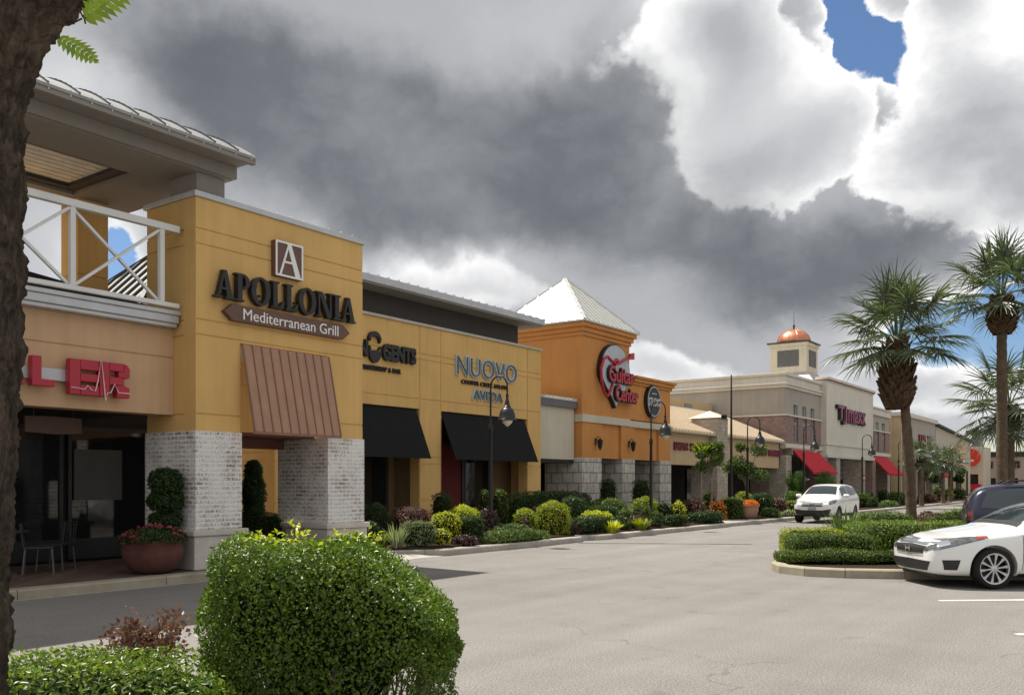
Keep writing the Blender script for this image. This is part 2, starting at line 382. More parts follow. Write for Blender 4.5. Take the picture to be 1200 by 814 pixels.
M['alloy'] = plain('alloy', (.52,.52,.53), .3, .8); M['chrome'] = plain('chrome', (.72,.72,.73), .12, 1.0); M['lens'] = plain('headlamp_lens', (.17,.175,.18), .08, .6, coat=1.0, var=.7, sc=9); M['lens_bright'] = plain('headlamp_reflector', (.75,.76,.78), .05, .9, coat=1.0); M['amber'] = plain('amber_lens', (.33,.045,.018), .15, coat=1.0); M['redlens'] = plain('red_lens', (.10,.006,.008), .15, coat=1.0)
M['plate'] = plain('number_plate', (.30,.30,.31), .5)
# ------------------------------------------------------------------ camera, world, sun
cam = bpy.data.objects.new('camera', bpy.data.cameras.new('camera')); COL.objects.link(cam)
cam.location = (0, 0, CAMH); cam.rotation_euler = (PI/2, 0, YAW)
cam.data.sensor_width = 36; cam.data.lens = FOC/1200*36; cam.data.shift_y = (HOR-407)/1200
cam.data.clip_start = .05; cam.data.clip_end = 3000
SC.camera = cam
SUNV = Vector((.457, -.03, -.889)).normalized()
sl = bpy.data.lights.new('sun', 'SUN'); sl.energy = 5.0; sl.angle = math.radians(.55); sl.color = (1, .945, .86)
so = bpy.data.objects.new('sun', sl); COL.objects.link(so); so.rotation_euler = SUNV.to_track_quat('-Z', 'Y').to_euler()
SC.view_settings.view_transform = 'Standard'; SC.view_settings.look = 'None'; SC.view_settings.gamma = 1; SC.view_settings.exposure = .42
SC.view_settings.use_curve_mapping = False
SC.cycles.max_bounces = 6; SC.cycles.diffuse_bounces = 3; SC.cycles.transparent_max_bounces = 6; SC.cycles.use_denoising = True

wd = bpy.data.worlds.new('World'); SC.world = wd; wd.use_nodes = True
def build_world():
    t = NT(wd.node_tree); bg = wd.node_tree.nodes['Background']
    sky = t.new('ShaderNodeTexSky', sky_type='NISHITA'); sky.sun_disc = False
    sky.sun_elevation = math.asin(-SUNV.z); sky.sun_rotation = math.radians(-94); sky.air_density = 1.0; sky.dust_density = .6; sky.ozone_density = 2.0
    STR = .1; bg.inputs['Strength'].default_value = STR
    v = t.vm('NORMALIZE', t.new('ShaderNodeTexCoord').outputs['Generated'])
    n1 = t.vm('SUBTRACT', t.noise(v, 3.0, 9, .55, out=1), (.5,.5,.5)); n2 = t.vm('SUBTRACT', t.noise(v, 9.0, 8, .6, out=1), (.5,.5,.5))
    w = t.vm('ADD', v, t.vm('ADD', t.vm('SCALE', n1, .16), t.vm('SCALE', n2, .07)))
    def angles(q):
        f = t.vm('DOT_PRODUCT', q, (-SY, CY, 0), out=1); r = t.vm('DOT_PRODUCT', q, (CY, SY, 0), out=1)
        s = t.new('ShaderNodeSeparateXYZ'); t.put(s.inputs[0], q)
        az = t.m('ARCTAN2', r, f); el = t.m('ARCTAN2', s.outputs[2], t.m('SQRT', t.m('ADD', t.m('MULTIPLY', f, f), t.m('MULTIPLY', r, r))))
        return az, el
    az, el = angles(w); az0, el0 = angles(v)
    def blob(px, py, sx, sy, wt, A=None):
        a = math.atan(ray(px)); e = math.atan((HOR-py)/FOC*math.cos(a))
        ca = math.cos(a)**2
        x = t.m('MULTIPLY', t.m('SUBTRACT', (A or (az, el))[0], a), FOC/sx/ca); y = t.m('MULTIPLY', t.m('SUBTRACT', (A or (az, el))[1], e), FOC/sy/max(.8, ca))
        return t.m('MULTIPLY', t.m('EXPONENT', t.m('MULTIPLY', t.m('ADD', t.m('MULTIPLY', x, x), t.m('MULTIPLY', y, y)), -1.0)), wt)
    def total(bl, start):
        s = start
        for b in bl: s = t.m('ADD', s, blob(*b))
        return s
    # towering cumulus: fractal cells give round heads with creases, lit from above
    def heads(q, sc):
        n = t.new('ShaderNodeTexVoronoi', feature='F1', normalize=True); t.put(n.inputs['Vector'], q)
        for k_, x_ in (('Scale', sc), ('Detail', 4.0), ('Roughness', .55), ('Lacunarity', 2.2)): n.inputs[k_].default_value = x_
        return t.m('SUBTRACT', 1.0, n.outputs['Distance'])
    q = t.vm('ADD', scale_vec(t, v, (1, 1, 1.25)), t.vm('ADD', t.vm('SCALE', n1, .10), t.vm('SCALE', n2, .05)))
    h1 = heads(q, 6.0); fb = t.noise(t.vm('ADD', scale_vec(t, v, (1, 1, 1.5)), t.vm('SCALE', n1, .08)), 4.5, 12, .56, .1)
    fb0 = t.m('SUBTRACT', fb, .5); hd = t.m('SUBTRACT', h1, .60); fine = t.m('SUBTRACT', t.noise(v, 16.0, 8, .6), .5)
    back = t.maprange(t.vm('DOT_PRODUCT', v, (-SY, CY, 0), out=1), .35, -.1, 0, 1)
    def sstep(x, a, b):
        n = t.new('ShaderNodeMapRange', interpolation_type='SMOOTHSTEP'); t.put(n.inputs[0], x)
        for k_, x_ in ((1, a), (2, b), (3, 0), (4, 1)): n.inputs[k_].default_value = x_
        return n.outputs[0]
    rim = [(0, (.93,.93,.925)), (.10, (.80,.80,.80)), (.30, (.58,.585,.60)), (.6, (.40,.41,.43)), (1.0, (.29,.30,.32))]
    skyc = t.mix(1.0, sky.outputs[0], SKY_TINT, 'MULTIPLY')
    col = t.mix(1.0, skyc, (STR/SKY_GAIN,)*3, 'MULTIPLY')
    # every bank of cumulus: a crisp heaped outline, thin bright rim, greyer where the cloud is thick
    for blobs, base, wf, wh, soft, amp in SKY_BANKS:
        f = total(blobs, base); f = t.m('ADD', f, t.m('ADD', t.m('MULTIPLY', fb0, wf), t.m('ADD', t.m('MULTIPLY', hd, wh), t.m('MULTIPLY', fine, .10))))
        tone = t.m('ADD', t.m('MULTIPLY', f, amp), t.m('ADD', t.m('MULTIPLY', hd, -1.0), t.m('ADD', t.m('MULTIPLY', fb0, -1.05), t.m('MULTIPLY', fine, -.22))))
        tone = t.m('ADD', tone, t.m('MULTIPLY', back, -.35))  # unseen clouds behind the camera brightened to raise the ambient light
        col = t.mix(sstep(f, 0.0, soft), col, t.ramp(tone, rim))
    dk = total(SKY_DARK, 0.0)
    dk = t.m('ADD', dk, t.m('ADD', t.m('MULTIPLY', fb0, .85), t.m('ADD', t.m('MULTIPLY', hd, -.55), t.m('MULTIPLY', fine, .12))))
    dcol = t.ramp(t.m('ADD', t.m('MULTIPLY', fb, .9), t.m('MULTIPLY', hd, .8)), [(.22, (.088,.096,.112)), (.5, (.135,.144,.162)), (.8, (.26,.27,.29))])
    col = t.mix(t.m('MULTIPLY', sstep(dk, .08, .80), .95), col, dcol)
    t.put(bg.inputs['Color'], t.mix(1.0, col, (SKY_GAIN/STR,)*3, 'MULTIPLY'))
    wd.cycles.sampling_method = 'MANUAL'; wd.cycles.sample_map_resolution = 512
SKY_GAIN, SKY_TINT = .90, (.66, .76, .88)
# (px, py, sx, sy, weight) list, base, fbm weight, heads weight, edge softness, tone gain
SKY_BANKS = [
 ([(785,-8,34,24,-1.5),(1000,5,26,52,-1.5),(1026,60,46,36,-1.45),(1075,86,60,28,-1.45),(1125,375,82,48,-2.0),(1190,330,50,70,-1.7),(130,300,40,36,-1.2),(60,85,100,60,-.45),(480,300,190,60,-.36),(1100,480,160,70,-.3),(100,290,120,80,-.3),(640,40,110,45,-.22)], .92, .9, 1.2, .18, .70),
 ([(870,110,95,95,.95),(905,205,80,40,.75),(850,20,90,50,.7),(990,150,60,50,.7),(700,60,60,60,.35)], -.50, .9, 1.3, .14, .85),
 ([(1160,110,90,110,1.0),(1060,190,70,50,.7),(1190,210,70,50,.6),(1130,20,60,40,.6)], -.50, -.9, 1.3, .12, .75),
 ([(1060,440,110,36,1.0),(800,450,90,36,.85),(470,320,150,34,.72),(1180,470,80,30,.6),(690,420,90,30,.6),(600,345,90,26,.5),(380,250,90,36,.45)], -.45, 1.0, 1.2, .42, .8)]
SKY_DARK = [(430,165,190,80,.46),(640,200,200,85,.64),(830,285,170,50,.62),(1020,295,110,60,.60),(300,120,150,75,.36),(930,350,130,40,.42),(560,245,240,45,.30),(700,120,90,60,.36),(1090,268,60,50,.38),(640,350,140,25,.16),(200,50,150,70,.40),(480,90,220,60,.34),(330,30,160,50,.22)]
build_world()

# ------------------------------------------------------------------ ground
def struct(name, mb, m, **k): return tag(mb.build(name, m, **k), kind='structure')
g = MB(); g.box(-500, 500, -300, 900, -.3, 0); struct('asphalt_ground', g, M['asphalt'])
KX = -13.5
def strip(mb, pts, w, z0, z1, closed=False):            # kerb swept along a polyline, inner edge to the left of travel by w
    n = len(pts); P = [Vector((*p, 0)) for p in pts]; off = []
    for i in range(n):
        a = P[i-1] if (i or closed) else P[0]; c = P[(i+1) % n] if (i < n-1 or closed) else P[-1]
        d1 = (P[i]-a); d2 = (c-P[i]); d = ((d1.normalized() if d1.length > 1e-6 else Vector()) + (d2.normalized() if d2.length > 1e-6 else Vector())).normalized()
        off.append(P[i] + Vector((-d.y, d.x, 0))*w)
    r = range(n if closed else n-1)
    for i in r:
        j = (i+1) % n; e = .012
        a, b, c, d = P[i], P[j], off[j], off[i]; L = max((b-a).length, .05); a2 = a+(b-a)*e/L; d2 = d+(c-d)*e/L
        q = [a2, b, c, d2]; ch = .025
        vs = [(p.x, p.y, z0) for p in q] + [(p.x, p.y, z1 - (ch if k < 2 else 0)) for k, p in enumerate(q)]
        ins = [a2+(d2-a2).normalized()*ch, b+(c-b).normalized()*ch]
        vs += [(p.x, p.y, z1) for p in ins]
        mb.add(vs, [(0,1,5,4),(4,5,9,8),(8,9,6,7),(2,3,7,6),(3,0,4,8,7),(1,2,6,9,5),(3,2,1,0)])
k = MB(); ys = list(np.arange(-8, 13.6, 2.4)) + [13.7]
strip(k, [(KX+.08, y) for y in ys], .3, -.05, .15); struct('kerb', k, M['kerb_old'])
k = MB(); strip(k, [(-14.5, 14.7), (-14.25, 15.15), (-13.85, 15.75), (KX, 16.1)] + [(KX, y) for y in np.arange(18, 22.3, 2.05)] + [(KX-.12, 22.3), (KX-.7, 22.55)], .28, -.05, .15); struct('kerb', k, M['kerb'])
k = MB(); strip(k, [(KX-.75, 22.75), (KX-.1, 23.0), (KX, 23.3)] + [(KX, y) for y in np.arange(25.5, 33.2, 2.4)] + [(KX-.1, 33.2), (KX, 36.6)] + [(KX, y) for y in np.arange(38.8, 118, 2.6)], .28, -.05, .15); struct('kerb', k, M['kerb'])
s = MB(); s.box(-45, KX-.215, -10, 14.0, -.1, .146); struct('sidewalk', s, M['paver'])
s = MB(); s.box(-45, -14.62, 14.0, 16.0, -.1, .142); s.box(-45, -13.79, 16.0, 120, -.1, .142); struct('sidewalk', s, M['concrete'])
s = MB(); s.add([(-13.5,13.72,.006),(-13.5,16.0,.006),(-14.6,14.8,.13),(-14.6,13.72,.13),(-13.5,13.72,-.05),(-13.5,16,-.05),(-14.6,14.8,-.05),(-14.6,13.72,-.05)],[(0,1,2,3),(0,4,5,1),(3,2,6,7),(0,3,7,4),(1,5,6,2)]); struct('kerb_ramp', s, M['concrete'])
s = MB(); s.box(-13.35, KX+.085, -8, 13.7, -.05, .006); struct('gutter', s, M['kerb'])
b = MB()
for poly in ([(-14.45,14.95),(-13.79,15.95),(-13.79,22.2),(-14.4,22.5),(-16.7,22.5),(-16.7,15.2)], [(-14.3,22.95),(-13.79,23.2),(-13.79,33.1),(-16.7,33.1),(-16.7,22.95)], [(-14.05,36.7),(-13.79,36.8),(-13.79,58),(-16.7,58),(-16.7,36.7)], [(-13.79,60),(-13.79,112),(-16.7,112),(-16.7,60)]):
    b.prism([(x,y,.145) for x,y in poly], (0,0,.05))
for x0,x1,y0,y1 in ((-18.3,-15.6,11.6,13.95),): b.box(x0,x1,y0,y1,.14,.19)
struct('planting_bed', b, M['mulch'])
# median island
isl = [(2.2,20.55),(-1.0,18.55),(-3.7,16.95),(-4.6,16.5),(-5.3,16.4),(-5.85,16.65),(-6.2,17.2),(-6.6,18.8),(-7.1,21.5),(-7.3,25),(-7.35,30),(-7.4,36),(-7.4,46),(-7.0,47),(-5.2,47.2),(-4.2,46.6),(-4.0,46),(-4.0,40),(-4.0,34),(-4.0,28),(-4.0,23),(-3.8,20.4),(-2.6,19.9),(.6,21.9)]
k = MB(); strip(k, isl[::-1][::-1], -.2, -.05, .16, True); struct('island_kerb', k, M['kerb_old'])
def inset(pts, w):
    n = len(pts); out = []
    for i in range(n):
        p0, p1, p2 = Vector(pts[i-1]), Vector(pts[i]), Vector(pts[(i+1) % n]); d = ((p1-p0).normalized()+(p2-p1).normalized()).normalized(); out.append((p1.x-d.y*w, p1.y+d.x*w))
    return out
b = MB(); b.prism([(x,y,-.05) for x,y in inset(isl, -.12)], (0,0,.185)); struct('planting_bed', b, M['mulch'])
b = MB(); b.prism([(-2.75,3.1,0),(-3.6,4.25,0),(-7.2,1.6,0),(-8.5,-2,0),(-5,-2,0)], (0,0,.13)); struct('planting_bed', b, M['mulch'])
# painted stall lines, thin dark streak across the road
l = MB()
for q in ((-2.63,14.14),):
    d = Vector((math.cos(math.radians(40)), math.sin(math.radians(40)),0)); n = Vector((-d.y,d.x,0))*.055; p = Vector((*q,0))
    for kk in range(3):
        o = p + Vector((.95,-1.95,0))*kk*1.35 if kk else p
        a = [o-n, o+d*5-n, o+d*5+n, o+n]; l.add([(v.x,v.y,.004) for v in a], [(0,1,2,3)])
struct('parking_line', l, M['line'])
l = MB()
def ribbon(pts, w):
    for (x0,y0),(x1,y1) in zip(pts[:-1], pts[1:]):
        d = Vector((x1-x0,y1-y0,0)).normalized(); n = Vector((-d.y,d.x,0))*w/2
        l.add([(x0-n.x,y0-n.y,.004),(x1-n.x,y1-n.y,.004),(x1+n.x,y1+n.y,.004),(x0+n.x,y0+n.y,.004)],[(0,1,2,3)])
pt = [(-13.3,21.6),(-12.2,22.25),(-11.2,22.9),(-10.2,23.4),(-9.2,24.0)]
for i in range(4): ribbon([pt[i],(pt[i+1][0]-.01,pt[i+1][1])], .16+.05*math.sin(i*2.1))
struct('road_streak', l, M['dark_streak'])  # a thin, darker ribbon lying on the asphalt
# ------------------------------------------------------------------ foliage
def leaf_mesh(P, N, size, aspect=.5, flat=.45, up=.25, rng=RNG):
    """n folded leaves: arrays of verts, tris"""
    n = len(P)
    nr = N*(1-flat) + rng.normal(size=(n,3))*flat; nr[:,2] += up*.5; nr /= np.linalg.norm(nr,axis=1)[:,None]
    d = rng.normal(size=(n,3)) + N*.35; d[:,2] += up; d -= nr*(d*nr).sum(1)[:,None]; d /= np.linalg.norm(d,axis=1)[:,None]
    s = np.cross(nr, d); L = size*rng.uniform(.65,1.3,n); W = L*aspect*.5
    base = P; tip = P + d*L[:,None] - nr*(L*.12)[:,None]; mid = P + d*(L*.5)[:,None] + nr*(L*.1)[:,None]
    l = mid + s*W[:,None]; r = mid - s*W[:,None]; 
    V = np.stack([base, l, tip, r],1).reshape(-1,3)
    i = np.arange(n)[:,None]*4
    F = np.concatenate([i+np.array([[0,1,2]]), i+np.array([[0,2,3]])],1).reshape(-1,3)
    return V, F
def raw_mesh(name, parts):      # parts: list of (V, F(list of int arrays all same n), mat index); mats appended later
    V = np.concatenate([p[0] for p in parts]); me = bpy.data.meshes.new(name)
    me.vertices.add(len(V)); me.vertices.foreach_set('co', V.astype(np.float32).ravel())
    loops = []; tot = []; mi = []; o = 0
    for v, f, m in parts:
        f = np.asarray(f); loops.append((f+o).ravel()); tot.append(np.full(len(f), f.shape[1])); mi.append(np.full(len(f), m)); o += len(v)
    loops = np.concatenate(loops); tot = np.concatenate(tot); mi = np.concatenate(mi)
    me.loops.add(len(loops)); me.loops.foreach_set('vertex_index', loops.astype(np.int32))
    me.polygons.add(len(tot)); st = np.concatenate([[0], np.cumsum(tot)[:-1]])
    me.polygons.foreach_set('loop_start', st.astype(np.int32)); me.polygons.foreach_set('loop_total', tot.astype(np.int32)); me.polygons.foreach_set('material_index', mi.astype(np.int32))
    me.update(calc_edges=True); me.validate(); return me
def lump(P, amp, sc):
    return amp*(np.sin(P[:,0]*sc*1.3+P[:,1]*sc*.7+1.3)+np.sin(P[:,1]*sc*1.7-P[:,2]*sc*1.1+.4)+np.sin(P[:,2]*sc*1.9+P[:,0]*sc*.9+2.2))/3
def superq(n, q, rng, low=-1.0):
    s = rng.normal(size=(n,3)); s /= np.linalg.norm(s,axis=1)[:,None]
    if low > -1: s[:,2] = np.where(s[:,2] < low, -s[:,2], s[:,2])
    k = (np.abs(s)**q).sum(1)**(1/q); p = s/k[:,None]
    nn = np.sign(p)*np.abs(p)**(q-1); nn /= np.linalg.norm(nn,axis=1)[:,None]
    return p, nn
def core_grid(q, nu=14, nv=9):
    V = []; 
    for j in range(nv+1):
        th = PI*j/nv
        for i in range(nu):
            ph = 2*PI*i/nu; s = np.array([math.sin(th)*math.cos(ph), math.sin(th)*math.sin(ph), math.cos(th)])
            V.append(s/(np.abs(s)**q).sum()**(1/q))
    F = [(j*nu+i, j*nu+(i+1)%nu, (j+1)*nu+(i+1)%nu, (j+1)*nu+i) for j in range(nv) for i in range(nu)]
    return np.array(V), np.array(F)
def bush(name, label, cat, x, y, z0, rx, ry, h, q=2.6, leaf='leaf', size=.05, dens=1.0, rz=0, group=None, dome=False, topf=None, core='core', shell=.12, lumpa=.05, thin=None, aspect=.5, extra=None, flat=.45, corek=.86, coref=None):
    rng = np.random.default_rng(abs(hash_s(label)) % 2**31)
    rzz = h if dome else h/2
    A = 4*PI*((rx*ry)**1.6+(rx*rzz)**1.6+(ry*rzz)**1.6)**(1/1.6)/3**(1/1.6)*(1.0 if q < 3 else 1.25)*(.6 if dome else 1)
    n = int(A/(size*size*aspect)*1.5*dens)
    p, nn = superq(n, q, rng, -.05 if dome else -1)
    sc = np.array([rx, ry, rzz]); P = p*sc; N = nn/sc; N /= np.linalg.norm(N,axis=1)[:,None]
    P += N*lump(P, lumpa, 5.0/max(rx,.3))[:,None]
    P -= N*(rng.uniform(0,1,n)**2*shell)[:,None]
    if topf: P[:,2] = P[:,2]*topf(P)
    P[:,2] += 0 if dome else h/2
    keep = P[:,2] > .0
    if thin is not None: keep &= rng.uniform(size=n) < thin(P)
    P, N = P[keep], N[keep]
    V, F = leaf_mesh(P, N, size, aspect, flat, rng=rng)
    parts = [(V, F, 0)]
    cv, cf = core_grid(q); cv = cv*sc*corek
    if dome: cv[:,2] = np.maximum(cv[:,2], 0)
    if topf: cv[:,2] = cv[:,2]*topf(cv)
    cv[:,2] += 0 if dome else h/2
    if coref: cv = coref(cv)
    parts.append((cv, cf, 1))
    if extra: parts += extra(P, N, rng)
    c, s_ = math.cos(rz), math.sin(rz); Rm = np.array([[c,-s_,0],[s_,c,0],[0,0,1]])
    parts = [(v@Rm.T, f, m) for v, f, m in parts]
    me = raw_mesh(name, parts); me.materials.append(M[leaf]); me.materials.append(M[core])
    if extra: me.materials.append(M['twig']); me.materials.append(M['flower_orange'])
    o = link(name, me); o.location = (x, y, z0)
    return tag(o, label, cat, group)
def hash_s(s):
    h = 2166136261
    for ch in s: h = ((h ^ ord(ch))*16777619) & 0x7fffffff
    return h
# a shrub given by its left/right/top in the photo and the row (plane X) or depth it stands in
def shrub(label, px0, px1, ytop, X=None, d=None, kind='ball', leaf='leaf', rx=.55, z0=.19, name='shrub', group=None, dens=1.0, rz=0, size=None, **k):
    pm = (px0+px1)/2
    if X is not None: y, dd = at_X(pm, X); x = X
    else: dd = d; x, y = at_d(pm, d)
    hw = (px1-px0)/2*dd/FOC; top = zat(ytop, dd); h = max(top-z0, .22)
    sz = size or max(.036, .0021*dd)
    hw = max(hw-sz*.3, .1)
    if X is not None:
        r_x = min(rx, hw); ry = math.sqrt(max(hw*hw-(r_x*CY)**2, .01))/SY
        if r_x >= hw*.98: ry = hw
    else: r_x, ry = hw, min(rx, hw); rz = YAW
    q = {'ball': 2.3, 'dome': 2.4, 'box': 5, 'mound': 3.2}[kind]
    kk = dict(core='core_m' if leaf in ('leaf_maroon', 'leaf_purple') else 'core'); kk.update(k)
    return bush(name, label, 'shrub' if name != 'hedge' else 'hedge', x, y, z0, r_x, ry, h, q, leaf, sz, dens, rz, group, dome=(kind in ('dome','mound')), **kk)
# strap leaved or blade plants
def blades(name, label, cat, x, y, z0, r, h, n, leaf, w=.02, droop=.5, group=None, nseg=3, spread=1.0, parts_extra=None):
    rng = np.random.default_rng(hash_s(label)); V = []; F = []
    for i in range(n):
        a = rng.uniform(0,2*PI); rr = r*.35*math.sqrt(rng.uniform()); bx, by = rr*math.cos(a), rr*math.sin(a); a += rng.normal()*.4
        L = h*rng.uniform(.75,1.25); out = spread*rng.uniform(.3,1.0); pv = []
        for j in range(nseg+1):
            t = j/nseg; hx = out*r*(t+droop*t*t)/ (1+droop); z = L*(t-droop*.55*t*t*out)
            ww = w*(1-t**2)*.5+.002; c = np.array([bx+math.cos(a)*hx, by+math.sin(a)*hx, z]); s = np.array([-math.sin(a), math.cos(a), 0])*ww
            pv += [c-s, c+s]
        o = len(V); V += pv; F += [(o+2*j, o+2*j+1, o+2*j+3, o+2*j+2) for j in range(nseg)]
    me = raw_mesh(name, [(np.array(V), np.array(F), 0)]); me.materials.append(M[leaf]); o = link(name, me); o.location = (x,y,z0)
    return tag(o, label, cat, group)

# ---- the foreground hedges, beside the camera
def fg_top(P):
    u = P[:,0]
    k = np.where(u > .14, 1-(u-.14)*1.15, 1.0) + .02*np.sin(u*9)
    return np.where(P[:,2] > 0, np.clip(k, .3, 1.1), 1.0)
def fg_thin(P):
    z = P[:,2]; u = P[:,0]
    t = np.clip((z-.36)/.28, .45, 1.0)
    hole = np.exp(-((u-.30)/.33)**2-((z-.62)/.16)**2)*.40
    return np.clip(t-hole, .05, 1)
def fg_core(c):
    k = np.clip((c[:,2]-.30)/.35, .35, 1.0); c = c.copy(); c[:,0] *= k; c[:,1] *= k; return c
def fg_twigs(P, N, rng):
    V = []; F = []
    for i in range(230):
        a = rng.uniform(-1,1)*.62; b_ = rng.uniform(-1,1)*.42; c = np.array([a*.55, b_*.55, .02]); e = np.array([a*.9+rng.normal()*.03, b_*.9+rng.normal()*.03, rng.uniform(.5,.85 if a < .2 else .66)])
        m_ = (c+e)/2+rng.normal(size=3)*.05; w = rng.uniform(.003,.007)
        for q0, q1 in ((c,m_),(m_,e)):
            for s in (np.array([w,0,0]), np.array([0,w,0])):
                o = len(V); V += [q0-s, q0+s, q1+s*.7, q1-s*.7]; F.append((o,o+1,o+2,o+3))
    L = []; G = []
    idx = rng.permutation(np.where(P[:,2] > 1.18)[0])[:420]
    return [(np.array(V), np.array(F), 2)]
x, y = at_d(392, 5.05)
bush('hedge', 'large clipped green hedge with bare twiggy base and sloping right shoulder in the foreground', 'hedge', x, y, .1, .645, .50, 1.265, 7.5, 'leaf_fg', .025, 3.6, YAW, topf=fg_top, thin=fg_thin, extra=fg_twigs, shell=.20, lumpa=.065, corek=.78, aspect=.55, coref=fg_core)
# fresh yellow shoots on its top are part of the same plant's crown; kept as a child so they keep their own colour
hedge0 = bpy.data.objects['hedge']
rng = np.random.default_rng(3)
P = np.stack([rng.uniform(-.5,.33,260), rng.uniform(-.4,.3,260), np.full(260,1.30)],1); P[:,2] += rng.normal(size=260)*.018-.005
P = P[np.sin(P[:,0]*14)+np.sin(P[:,1]*9+P[:,0]*5) > .1]
tall = np.stack([rng.normal(-.12,.03,26), rng.normal(-.3,.03,26), rng.uniform(1.28,1.385,26)],1)
P = np.concatenate([P, tall]); V, F = leaf_mesh(P, np.tile([0,0,1.0],(len(P),1)), .036, .5, .5)
c, s_ = math.cos(YAW), math.sin(YAW); V = V@np.array([[c,-s_,0],[s_,c,0],[0,0,1]]).T
me = raw_mesh('new_shoots', [(V,F,0)]); me.materials.append(M['leaf_lime']); link('new_shoots', me, hedge0)
x, y = at_d(80, 4.45)
bush('hedge', 'low flat clipped bright green hedge at the foot of the leaning tree trunk', 'hedge', x, y, .1, .80, .45, .725, 6, 'leaf_low', .032, 1.7, YAW, shell=.08, lumpa=.035, topf=lambda P: np.where(P[:,2] > 0, 1-np.clip(P[:,0]-.42,0,1)*.22, 1), corek=.84)
# thin loropetalum
def loro():
    x, y = at_d(168, 6.2); rng = np.random.default_rng(5); mbt = MB(); pts = []
    for i in range(34):
        a = rng.uniform(0,2*PI); L = rng.uniform(.42,.70); ex = .42*math.cos(a)*rng.uniform(.2,1.0); ey = .3*math.sin(a)*rng.uniform(.2,1.0)
        p0 = Vector((ex*.15, ey*.15, 0)); p1 = Vector((ex*.6, ey*.6, L*.6)); p2 = Vector((ex, ey, L))
        mbt.tube([p0,p1,p2], [.006,.004,.002], 4)
        for k_ in range(75):
            t = rng.uniform(.35,1.0); p = p1.lerp(p2, (t-.6)/.4) if t > .6 else p0.lerp(p1, t/.6)
            pts.append(np.array(p)+rng.normal(size=3)*.035)
    r = thing('shrub', 'sparse purple leaved shrub with thin bare twigs behind the low foreground hedge', 'shrub', (x,y,.12))
    mbt.build('stem', M['twig'], r, off=(0,0,0), recalc=False)
    P = np.array(pts); V, F = leaf_mesh(P, rng.normal(size=P.shape), .042, .7, .7)
    me = raw_mesh('foliage', [(V,F,0)]); me.materials.append(M['leaf_twig']); link('foliage', me, r)
loro()

# ---- first planting bed along the kerb, front to back
G1 = 'clipped shrubs in the kerbside beds'
S = lambda *a, **k: shrub(*a, group=G1, **k)
S('pale grey green clipped shrub with squared sides nearest the kerb ramp', 473, 509, 611, -14.25, kind='box', leaf='leaf_grey', rx=.42)
S('small bright yellow green ball beside the pale grey green clipped shrub', 506, 529, 620, -13.98, leaf='leaf_lime', rx=.3)
S('large yellow green ball rising behind the small yellow green ball', 503, 541, 599, -14.7, leaf='leaf_lime', rx=.5)
S('bright yellow cushion with dark underside left of the purple mound by the lamp', 524, 562, 593, -15.45, leaf='leaf_lime', rx=.5, kind='mound')
S('dark green rounded block just right of the large yellow green ball', 534, 566, 604, -14.35, leaf='leaf_dark', kind='box', rx=.45)
S('long brown maroon mound under the black barbershop awning', 455, 509, 594, -15.45, leaf='leaf_maroon', kind='mound', rx=.55)
S('dark purple groundcover plant spilling onto the kerb beside small yellow ball', 529, 559, 627, -13.9, leaf='leaf_purple', kind='mound', rx=.3)
S('purple leaved mound left of the lamp post hedge blocks', 557, 584, 597, -15.05, leaf='leaf_purple', kind='mound', rx=.45)
S('tall narrow clipped hedge block left of the lamp post', 562, 574, 575, -15.75, leaf='leaf', kind='box', rx=.25, name='hedge')
S('tall clipped hedge block right of the first lamp post', 577, 594, 574, -15.7, leaf='leaf', kind='box', rx=.3, name='hedge')
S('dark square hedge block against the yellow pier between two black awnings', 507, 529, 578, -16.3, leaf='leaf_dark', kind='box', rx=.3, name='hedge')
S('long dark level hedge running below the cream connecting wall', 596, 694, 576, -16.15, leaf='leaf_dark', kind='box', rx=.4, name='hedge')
S('glossy dark green groundcover sheet along the kerb below the salon', 556, 641, 621, -14.0, leaf='leaf', kind='mound', rx=.5)
S('light green low plants behind the glossy dark groundcover sheet', 576, 623, 614, -14.45, leaf='leaf_tree', kind='mound', rx=.4)
S('big round shrub with golden top and dark sides at the end of the first bed', 628, 668, 588, -14.5, leaf='leaf_yel', kind='mound', rx=.62)
S('small light green flat topped shrub left of the golden topped shrub', 601, 630, 596, -14.95, leaf='leaf_yel', kind='mound', rx=.5)
S('small purple pink bush in front of the light green flat topped shrub', 607, 622, 607, -14.42, leaf='leaf_purple', rx=.3)
S('thin purple bush squeezed behind the golden topped shrub', 619, 634, 594, -15.2, leaf='leaf_purple', rx=.3)
S('dark green mound in front of the long dark level hedge', 652, 690, 582, -15.4, leaf='leaf_dark', kind='mound', rx=.5)
S('dark purple tuft at the right corner of the first bed', 667, 680, 614, -13.98, leaf='leaf_purple', kind='mound', rx=.25)
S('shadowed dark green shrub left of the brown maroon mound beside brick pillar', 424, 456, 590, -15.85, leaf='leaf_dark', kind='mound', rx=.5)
S('low dark green shrub hugging the base of the right brick pillar', 421, 446, 612, -15.15, leaf='leaf_dark', kind='mound', rx=.35)
x, y = at_X(466, -14.45)[0], 0
blades('strap_plant', 'white tipped strap leaved plant left of the grey green clipped shrub', 'plant', -14.4, at_X(465,-14.4)[0], .19, .35, .55, 90, 'leaf_pale', .03)
blades('strap_plant', 'dark strap leaved plant beside the brick pillar at the bed corner', 'plant', -14.75, at_X(446,-14.75)[0], .19, .35, .4, 70, 'leaf', .03)
